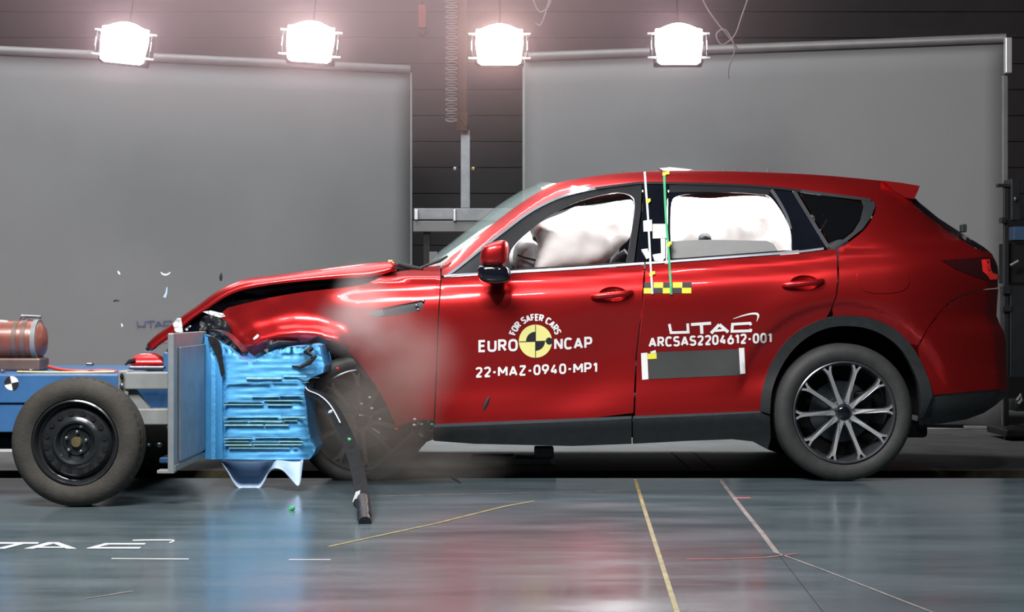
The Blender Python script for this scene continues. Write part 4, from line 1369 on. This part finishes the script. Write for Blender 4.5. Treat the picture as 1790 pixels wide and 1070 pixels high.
# blue chassis
YT = -.9
def tb(u0, v0, u1, v1, y0, y1, nm, mat, bev=.006):
    a_, b_ = P(u0, v0, y0), P(u1, v1, y0)
    return MB().box((a_.x, y0, a_.z), (b_.x, y1, b_.z), bev).build(nm, M[mat], trol)
tb(-260, 655, 208, 705, YT, .55, 'upper_chassis_beam', 'blue')
tb(-260, 706, 60, 756, YT + .01, .55, 'lower_chassis_beam', 'blue')
tb(-260, 765, 250, 785, YT + .3, .3, 'cross_member', 'dark')
tb(206, 648, 224, 692, YT - .02, YT + .1, 'corner_post', 'frame_steel')
tb(218, 651, 294, 681, YT - .03, YT + .09, 'front_beam', 'frame_steel')
tb(236, 715, 294, 743, YT - .03, YT + .09, 'front_beam', 'frame_steel')
MB().prism([P(222, 682, YT), P(236, 682, YT), P(262, 715, YT), P(240, 718, YT), P(226, 700, YT)], (0, .04, 0)).build('gusset_plate', M['frame_steel'], trol)
tb(232, 678, 294, 720, YT + .35, YT + .40, 'inner_panel', 'blue')
tb(236, 740, 296, 800, YT + .30, YT + .36, 'inner_panel', 'dark')
MB().ell(P(213, 675, YT - .035), (.012, .010, .016), 8, 6).build('post_bolt', M['chrome'], trol, True)
MB().ell(P(213, 658, YT - .035), (.010, .010, .016), 8, 6).build('post_bolt', M['dark'], trol, True)
MB().ell(P(278, 778, YT + .1), (.016, .02, .012), 10, 6).build('frame_bolt', M['chrome'], trol, True)
MB().ell(P(260, 778, YT + .1), (.010, .02, .008), 10, 6).build('frame_bolt', M['chrome'], trol, True)
tb(278, 800, 294, 810, YT + .1, YT + .3, 'blue_foot', 'blue')
for u0, u1, v in ((225, 290, 643), (150, 165, 637), (146, 160, 652), (0, 10, 649), (50, 60, 648)):
    MB().box(P(u0, v - 2.5, YT + .2), P(u1, v + 2.5, YT + .25), .004).build('bright_fitting', M['chrome'], trol)
tb(285, 616, 296, 650, -.5, -.3, 'plate_bracket', 'blue')
MB().tube(spl([P(84, 641, -.6), P(105, 646, -.62), P(140, 649, -.63), P(180, 648, -.6), P(205, 650, -.6)], 4), .008, 8).build('red_hose', M['red_hose'], trol, True)
MB().tube(spl([P(30, 650, -.7), P(80, 651, -.7), P(150, 651, -.7), P(200, 650, -.7)], 4), .006, 8).build('pipe', M['brass'], trol, True)
# round quadrant target
rt = [(20 + 12.5 * math.cos(a * PI / 12), 670 + 12.5 * math.sin(a * PI / 12)) for a in range(24)]
fy_ = lambda u, v: YT - .0015
tq = panel('quadrant_target', rt, M['white'], trol, fy_, step=12, depth=.001)
for a0 in (90, 270):
    panel('target_quadrant', sector(12.5, a0 + 12, a0 + 102, (20, 670)), M['black_vinyl'], tq, lambda u, v: YT - .003, step=12, depth=0)
# tank with bands and valve
YK = -.3
tk = P(82, 595, YK)
MB().tube([(-3.4, YK, tk.z), (tk.x - .07, YK, tk.z), (tk.x - .035, YK, tk.z), (tk.x - .012, YK, tk.z), (tk.x, YK, tk.z)], [.104, .104, .096, .07, .02], 32).build('air_tank', M['tank'], trol, True)
for u in (33, 48, 66):
    p = P(u, 595, YK)
    MB().tube([(p.x - .012, YK, tk.z), (p.x + .012, YK, tk.z)], .108, 32).build('tank_band', M['tank_dull'] if u != 66 else M['frame_steel'], trol, True)
MB().box((P(-100, 0, YK).x, YK - .09, .60), (P(78, 0, YK).x, YK + .09, .665), .01).build('tank_saddle', M['tank_dull'], trol)
MB().tube([P(38, 572, YK), P(38, 560, YK), P(42, 553, YK)], [.016, .014, .012], 10).build('valve_body', M['steel'], trol, True)
MB().tube([P(38, 553, YK), P(55, 553, YK), P(72, 554, YK)], [.012, .008, .009], 10).build('valve_lever', M['chrome'], trol, True)
MB().tube(spl([P(0, 562, YK - .03), P(14, 564, YK - .03), P(26, 570, YK - .02), P(36, 567, YK)], 4), .009, 8).build('valve_pipe', M['steel'], trol, True)

# trolley wheels
def steel_wheel(c, hidden=False):
    t = empty('trolley_wheel', c, None, None, parent=trol)
    R = .298
    mb = MB(); tyre_mesh(mb, c, R, .198, .20, 144, .005); mb.build('tyre', M['dusty_rubber'], t, True)
    MB().lathe([(.199, .024), (.197, .012), (.190, .008), (.184, .016), (.178, .05), (.168, .056), (.160, .040), (.148, .030), (.122, .032), (.112, .026), (.100, .016), (.090, .020), (.078, .052), (.066, .056), (.06, .05), (.0, .05)], c, 72).build('steel_rim', M['steel_black'], t, True)
    MB().lathe([(.026, .075), (.026, .040), (.022, .034), (0, .032)], c, 20).build('hub_cap', M['brass'], t, True)
    h0 = n0 = None
    for k in range(16):
        a_ = 2 * PI * (k + .4) / 16
        if h0 is None:
            h0 = MB().cyl((0, 0, 0), (0, .012, 0), .0135, 14).build('vent_hole', M['dark'], None, True); o = h0
        else:
            o = h0.copy(); COL.objects.link(o)
        o.parent = t; o.location = (.136 * math.cos(a_), .0265, .136 * math.sin(a_))
    for k in range(5):
        a_ = 2 * PI * k / 5 + PI / 2 - .12
        if n0 is None:
            n0 = MB().cyl((0, 0, 0), (0, .03, 0), .009, 6).ell((0, 0, 0), (.008, .006, .008), 8, 6).build('wheel_bolt', M['chrome'], None, True); o = n0
        else:
            o = n0.copy(); COL.objects.link(o)
        o.parent = t; o.location = (.048 * math.cos(a_), .028, .048 * math.sin(a_))
    return t


wc = P(129.5, 775, -1.2)
steel_wheel((wc.x, -1.2, .298))
t2 = steel_wheel((wc.x, .42, .298))
MB().cyl((wc.x, -1.1, .298), (wc.x, .5, .298), .035, 16).build('axle', M['dark'], trol, True)

# red piece on the trolley deck
pc = empty('bumper_fragment', tuple(P(252, 640, -.3)), 'small torn red bumper piece lying on the blue trolley deck behind the grey plate', 'fragment')
panel('painted_shell', spl([(226, 636), (232, 625), (250, 618), (268, 620), (281, 630), (284, 638), (262, 641), (240, 641)], 3, True), PT, pc, lambda u, v: -.3 + .06 * ((v - 630) / 20.0) ** 2 - .03 * (636 - v) / 15 * -1, step=5, depth=.12)
MB().tube([P(219, 638, -.28), P(226, 632, -.29), P(236, 629, -.3)], [.004, .010, .008], 8).build('black_edge', M['black_plastic'], pc, True)

# tow dolly under the car
td = empty('tow_dolly', tuple(G(930, 832)), 'black tow dolly lying in the track under the car sill', 'dolly')
yd = .35
for u0, v0, u1, v1, dy in ((882, 812, 972, 836, .25), (900, 800, 962, 814, .18), (934, 782, 968, 802, .12), (824, 796, 900, 806, .1)):
    a_, b_ = P(u0, v0, yd), P(u1, v1, yd)
    MB().box((a_.x, yd, max(0.004, a_.z)), (b_.x, yd + dy, max(0.0, b_.z)), .008).build('dolly_block', M['dark_mix'], td)

# ------------------------------------------------------------------ floodlights
LBL = ['first of four lit white floodlights from the trolley side, tilted, above the left grey screen', 'second lit white floodlight from the trolley side, near the inner end of the left screen',
       'third lit white floodlight, warm tinted, beside the hoist chain and the dark gap', 'fourth lit white floodlight, above the car roof beside hanging cables']
for k, (u, v, tilt) in enumerate(((216, 77, 6), (542, 75, 4), (873, 80, 0), (1187, 79, 0))):
    y = 2.6
    c = P(u, v, y)
    t = empty('floodlight', tuple(c), LBL[k], 'floodlight', 'row of lit floodlights')
    wd, hg = .168, .125
    mb = MB()
    mb.box(c + Vector((-wd, .02, -hg)), c + Vector((wd, .12, hg)), .012)
    mb.build('lamp_housing', M['lamp_body'], t)
    # lit glass: rounded lower corners, top bulged into the shape of the bloom
    prof = [(-.95, .92), (-.97, .1), (-.86, -.93), (-.72, -1.02), (.72, -1.02), (.86, -.93), (.97, .1), (.95, .92)]
    topc = [(x / 8, .92 + .34 * math.cos(x / 8 / .80 * PI / 2)) for x in range(6, -7, -1)]
    ringf = [(c.x + a_ * wd, y + .0, c.z + b_ * hg) for a_, b_ in prof + topc]
    ctr = Vector((c.x, y - .05, c.z + .02))
    V = [Vector(q) for q in ringf]
    n = len(V)
    V2 = [q.lerp(ctr, .35) + Vector((0, -.02, 0)) for q in V]
    MB().add(V + V2 + [ctr] + [q + Vector((0, .03, 0)) for q in V], [(i, (i + 1) % n, (i + 1) % n + n, i + n) for i in range(n)] + [(i + n, (i + 1) % n + n, 2 * n) for i in range(n)]
             + [(i, 2 * n + 1 + i, 2 * n + 1 + (i + 1) % n, (i + 1) % n) for i in range(n)]).build('lamp_glass', M[('lamp_cool', 'lamp_on', 'lamp_warm', 'lamp_cool')[k]], t, True)
    for sx in (-1, 1):
        MB().box(c + Vector((sx * (wd + .022) - .005, -.01, -.075)), c + Vector((sx * (wd + .022) + .005, .08, .075)), .003).build('side_bracket', M['lamp_body'], t)
        MB().box(c + Vector((sx * (wd + .022) - .003, -.014, -.035)), c + Vector((sx * (wd + .022) + .003, -.008, .03)), .001).build('bracket_slot', M['lamp_metal'], t)
        for sz in (-.082, .088):
            MB().cyl(c + Vector((sx * (wd - .01), .02, sz)), c + Vector((sx * (wd + .045), .02, sz)), .009, 10).build('lamp_knob', M['lamp_metal'], t, True)
    MB().tube([c + Vector((0, .09, hg)), c + Vector((0, .10, 1.2)), c + Vector((0, .10, 4.2))], .006, 8).build('hanging_rod', M['dark'], t, True)
    t.rotation_euler = (math.radians(-8), math.radians(tilt), 0)
tr = MB().box((-3.6, 2.66, 6.85), (2.4, 2.76, 6.95)).build('lamp_rail', M['dark'])
tag(tr, 'dark lamp rail under the hall ceiling carrying the floodlights', 'rail', kind='structure')

# ------------------------------------------------------------------ frame, hoist and cables in the dark gap
fr = empty('aluminium_frame', tuple(P(813, 700, 5.6)), 'aluminium post on a horizontal beam standing in the dark gap between the screens', 'frame')
def gb(u0, v0, u1, v1, y, th, nm, mat, par, bev=.005):
    a_, b_ = P(u0, v0, y), P(u1, v1, y)
    return MB().box((a_.x, y, a_.z), (b_.x, y + th, b_.z), bev).build(nm, M[mat], par)
gb(805, 228, 822, 364, 5.6, .08, 'post', 'alu', fr)
gb(723, 364, 793, 384, 5.62, .1, 'upper_beam', 'alu', fr)
gb(795, 364, 905, 386, 5.58, .1, 'upper_beam', 'alu', fr)
gb(722, 386, 905, 405, 5.6, .1, 'lower_beam', 'rail', fr)
gb(724, 366, 731, 384, 5.57, .04, 'end_cap', 'lamp_metal', fr)
gb(792, 365, 797, 386, 5.55, .04, 'joint_plate', 'lamp_metal', fr)
gb(740, 405, 752, 720, 5.66, .05, 'leg', 'wall', fr)
gb(860, 405, 872, 720, 5.66, .05, 'leg', 'wall', fr)
for u in (796, 828):
    MB().ell(P(u, 295, 5.58), (.026, .03, .022), 12, 8).build('clamp_knob', M['brass'] if u > 810 else M['steel'], fr, True)
gb(750, 440, 765, 462, 5.5, .05, 'junction_box', 'rail', fr)
st = empty('hanging_strap', tuple(P(808, 228, 5.5)), 'brown strap hanging beside the chain above the aluminium post', 'strap')
gb(799, -60, 816, 200, 5.52, .02, 'strap_web', 'rust', st)
gb(797, 196, 818, 229, 5.5, .04, 'strap_buckle', 'rust', st)
MB().tube([P(806, 204, 5.48), P(816, 220, 5.48)], .008, 6).build('buckle_tongue', M['brass'], st, True)
ch = empty('hoist_chain', tuple(P(790, 218, 5.3)), 'pale link chain hanging from the ceiling in the dark gap', 'chain')
link0 = None
k = 0
for v in range(-60, 218, 9):
    p = P(789, v, 5.3)
    if link0 is None:
        ring = [Vector((.048 * math.cos(a * PI / 6), 0, .014 * math.sin(a * PI / 6))) for a in range(13)]
        link0 = MB().tube(ring, .007, 6, False).build('chain_link', M['chain'], None, True); o = link0
    else:
        o = link0.copy(); COL.objects.link(o)
    o.parent = ch
    o.location = p - Vector(ch['_o'])
    o.rotation_euler = (0.5 if k % 2 else -.5, 0, 0)
    k += 1
hk = empty('crane_hook', tuple(P(738, 62, 5.3)), 'dark red crane hook hanging near the top of the dark gap', 'hook')
gb(731, 8, 745, 48, 5.28, .06, 'hook_block', 'hook_red', hk)
MB().tube([P(738, -60, 5.3), P(738, 8, 5.3)], .008, 6).build('hook_rope', M['dark'], hk, True)
MB().tube(spl([P(738, 48, 5.3), P(745, 55, 5.3), P(740, 63, 5.3), P(732, 58, 5.3)], 4), .01, 8).build('hook_claw', M['dark'], hk, True)
for lab, pts, y in (('thin looped cable hanging beside the third floodlight', [(925, -20), (942, 20), (960, 10), (962, -6), (952, 28), (944, 44), (936, 40)], 2.9),
                    ('thin crossing cable hanging to the right of the fourth floodlight', [(1310, -10), (1296, 30), (1284, 62), (1262, 78), (1252, 60), (1268, 52), (1284, 84), (1274, 118), (1274, 138)], 2.9),
                    ('thin slanted cable above the fourth floodlight', [(1222, -15), (1236, 14), (1254, 40), (1272, 62), (1290, 86)], 2.95)):
    c = empty('cable', tuple(P(*pts[0], y)), lab, 'cable', 'cables hanging by the floodlights')
    MB().tube([P(u, v, y) for u, v in spl(pts, 5)], .005, 6).build('cable_run', M['cable'], c, True)

# ------------------------------------------------------------------ dark camera stand at the rear of the car
cs_ = empty('camera_stand', (P(1768, 700, 3.0).x, 3.1, 0), 'black equipment stand with clamps and cases behind the rear bumper', 'stand')
ys = 3.0
gb(1755, 322, 1764, 745, ys, .04, 'pole', 'stand', cs_)
gb(1743, 321, 1776, 327, ys - .02, .04, 'cross_bar', 'stand', cs_)
gb(1768, 312, 1784, 385, ys - .05, .2, 'camera_body', 'stand', cs_)
gb(1766, 500, 1800, 660, ys - .02, .25, 'equipment_case', 'stand', cs_)
gb(1772, 396, 1800, 420, ys, .2, 'blue_case', 'stand_blue', cs_)
gb(1760, 425, 1800, 495, ys + .05, .2, 'equipment_case', 'dark', cs_)
gb(1750, 380, 1760, 390, ys - .03, .06, 'clamp', 'stand', cs_)
gb(1752, 500, 1768, 514, ys - .03, .06, 'clamp', 'stand', cs_)
gb(1752, 535, 1770, 545, ys - .03, .06, 'clamp', 'stand', cs_)
MB().ell(P(1775, 348, ys - .06), (.014, .012, .018), 10, 8).build('camera_lens', M['glass_lens'], cs_, True)
MB().tube([P(1766, 464, ys - .05), P(1780, 456, ys - .05)], .010, 8).build('bright_clip', M['steel'], cs_, True)
MB().box((P(1745, 0, ys).x, ys - .2, .03), (P(1830, 0, ys).x, ys + .3, .08), .01).build('base_plate', M['stand'], cs_)
for u in (1752, 1800):
    p = P(u, 0, ys)
    MB().cyl((p.x, ys - .05, .03), (p.x + .025, ys - .05, .03), .03, 14).build('caster', M['stand'], cs_, True)
MB().box((P(1770, 0, ys).x, ys - .06, .2), (P(1800, 0, ys).x, ys + .2, .28), .01).build('cable_coil', M['stand'], cs_, True)
MB().tube([P(1778, 700, ys - .1), P(1784, 690, ys - .1), P(1786, 700, ys - .1), P(1780, 706, ys - .1)], .012, 8).build('coil_end', M['frame_steel'], cs_, True)

# ------------------------------------------------------------------ flying fragments
def frag(name, label, pts, y, rad, mat, cat='fragment'):
    o = MB().tube([P(u, v, y) for u, v in pts], rad, 7).build(name, M[mat], None, True, origin=P(*pts[0], y))
    o.location = P(*pts[0], y)
    return tag(o, label, cat, 'fragments flying off the crash')
frag('plastic_splinter', 'pale curved splinter flying before the left screen, topmost of the pale ones', [(281, 476), (285, 480), (290, 481), (295, 479), (298, 476)], -.1, [.002, .005, .006, .005, .002], 'white')
frag('glass_chip', 'small clear chip flying below the pale curved splinter', [(292, 502), (291, 512), (288, 520)], -.1, [.003, .006, .009], 'sheet_white')
frag('plastic_splinter', 'small black teardrop splinter flying just above the hood', [(387, 477), (386, 484), (386, 491)], -.1, [.003, .009, .006], 'black_plastic')
frag('glass_chip', 'tiny pale speck flying above and far from the crushed bumper, next to the screen', [(206, 474), (208, 478), (210, 480)], -.1, [.003, .006, .003], 'white')
frag('plastic_splinter', 'tiny black flake flying above the trolley wheel', [(198, 527), (203, 525), (209, 526)], -.1, [.003, .006, .003], 'black_plastic')
frag('glass_chip', 'tiny pale chip flying above the blue trolley beam, low before the screen', [(212, 566), (214, 570), (213, 572)], -.1, [.003, .005, .003], 'white')
frag('plastic_splinter', 'thin black splinter flying before the lower front door', [(855, 694), (850, 706), (845, 718)], -.12, [.006, .013, .005], 'black_plastic')
frag('plastic_splinter', 'small green and black scrap just above the floor below the honeycomb', [(505, 892), (510, 889), (515, 887)], -1.3, [.006, .012, .008], 'green')
frag('plastic_splinter', 'small black scrap near the floor between wheel and sill', [(786, 832), (796, 838), (806, 845)], -.3, [.004, .008, .003], 'black_plastic')
frag('plastic_splinter', 'green scrap stuck in the middle of the torn trim', [(608, 766), (611, 769), (614, 768)], -.95, [.004, .009, .005], 'green')
frag('glass_chip', 'pale scrap near the upper bend of the torn trim', [(574, 722), (578, 720), (581, 717)], -.75, [.004, .009, .004], 'sheet_white')


# ------------------------------------------------------------------ smoke and dust
def smoke(name, label, c, r, dens, col, sc, thr, seed, rot=0.0):
    bm = bmesh.new()
    bmesh.ops.create_icosphere(bm, subdivisions=3, radius=1)
    me = bpy.data.meshes.new(name)
    bm.to_mesh(me); bm.free()
    o = link(name, me)
    o.location = c; o.scale = r; o.rotation_euler = (0, rot, 0)
    m = bpy.data.materials.new(name + '_volume')
    m.use_nodes = True
    nt = m.node_tree
    nt.nodes.clear()
    out = nt.nodes.new('ShaderNodeOutputMaterial')
    pv = nt.nodes.new('ShaderNodeVolumePrincipled')
    pv.inputs['Color'].default_value = (*col, 1)
    pv.inputs['Anisotropy'].default_value = 0.0
    tc = nt.nodes.new('ShaderNodeTexCoord')
    ln = nt.nodes.new('ShaderNodeVectorMath'); ln.operation = 'LENGTH'
    nt.links.new(tc.outputs['Object'], ln.inputs[0])
    fo = nt.nodes.new('ShaderNodeMapRange'); fo.interpolation_type = 'SMOOTHSTEP'
    fo.inputs['From Min'].default_value = 1.0; fo.inputs['From Max'].default_value = 0.15
    nt.links.new(ln.outputs['Value'], fo.inputs['Value'])
    nz = nt.nodes.new('ShaderNodeTexNoise')
    nz.noise_dimensions = '4D'
    nz.inputs['W'].default_value = seed
    nz.inputs['Scale'].default_value = sc
    nz.inputs['Detail'].default_value = 3
    nt.links.new(tc.outputs['Object'], nz.inputs['Vector'])
    mr = nt.nodes.new('ShaderNodeMapRange')
    mr.inputs['From Min'].default_value = thr; mr.inputs['From Max'].default_value = thr + .35
    mr.inputs['To Min'].default_value = 0.15; mr.inputs['To Max'].default_value = dens
    nt.links.new(nz.outputs['Fac'], mr.inputs['Value'])
    mu = nt.nodes.new('ShaderNodeMath'); mu.operation = 'MULTIPLY'
    nt.links.new(fo.outputs[0], mu.inputs[0]); nt.links.new(mr.outputs[0], mu.inputs[1])
    nt.links.new(mu.outputs[0], pv.inputs['Density'])
    nt.links.new(pv.outputs[0], out.inputs['Volume'])
    me.materials.append(m)
    return tag(o, label, 'smoke', kind='stuff')


smoke('smoke_cloud', 'thin pale smoke puff drifting over the upper part of the red front fender', P(640, 560, -.26), (.30, .16, .25), 4.6, (.95, .88, .86), 1.1, .25, 1.0)
smoke('smoke_cloud', 'thin grey smoke drifting past the lower fender and the front door edge', P(715, 635, -.24), (.34, .15, .34), 3.2, (.72, .66, .63), 1.1, .25, 2.0)
smoke('smoke_wisp', 'narrow smoke wisp rising over the hood edge', P(630, 520, -.02), (.17, .12, .24), 4.0, (.9, .86, .84), 1.2, .25, 3.0)
smoke('dust_cloud', 'brown grey dust hanging before the front wheel', P(650, 735, -.22), (.42, .17, .36), 7.5, (.42, .38, .34), 1.1, .28, 5.0)
smoke('dust_haze', 'low dust haze over the floor below the sill', P(740, 815, -.12), (.55, .25, .13), 4.0, (.45, .43, .40), 1.5, .34, 7.0)


def haze(name, label, c, r, dens, col):
    """thin haze added to stand in for lens flare, densest in the middle and fading to nothing at its rim"""
    bm = bmesh.new()
    bmesh.ops.create_icosphere(bm, subdivisions=3, radius=1)
    me = bpy.data.meshes.new(name); bm.to_mesh(me); bm.free()
    o = link(name, me); o.location = c; o.scale = r
    m = bpy.data.materials.new(name + '_volume'); m.use_nodes = True
    nt = m.node_tree; nt.nodes.clear()
    out = nt.nodes.new('ShaderNodeOutputMaterial'); vs = nt.nodes.new('ShaderNodeVolumeScatter')
    vs.inputs['Color'].default_value = (*col, 1); vs.inputs['Anisotropy'].default_value = 0.3
    tc = nt.nodes.new('ShaderNodeTexCoord'); ln = nt.nodes.new('ShaderNodeVectorMath'); ln.operation = 'LENGTH'
    nt.links.new(tc.outputs['Object'], ln.inputs[0])
    fo = nt.nodes.new('ShaderNodeMapRange'); fo.interpolation_type = 'SMOOTHSTEP'
    fo.inputs['From Min'].default_value = 1.0; fo.inputs['From Max'].default_value = 0.1
    fo.inputs['To Max'].default_value = dens
    nt.links.new(ln.outputs['Value'], fo.inputs['Value'])
    nt.links.new(fo.outputs[0], vs.inputs['Density'])
    nt.links.new(vs.outputs[0], out.inputs['Volume'])
    me.materials.append(m)
    return tag(o, label, 'haze', kind='stuff')


haze('flare_haze', 'faint pinkish haze added in place of lens flare around the lit floodlights', (-1.15, 2.5, 3.1), (4.0, 1.2, 1.5), .34, (.92, .60, .63))  # added volume, tinted pink to imitate flare around the lamps
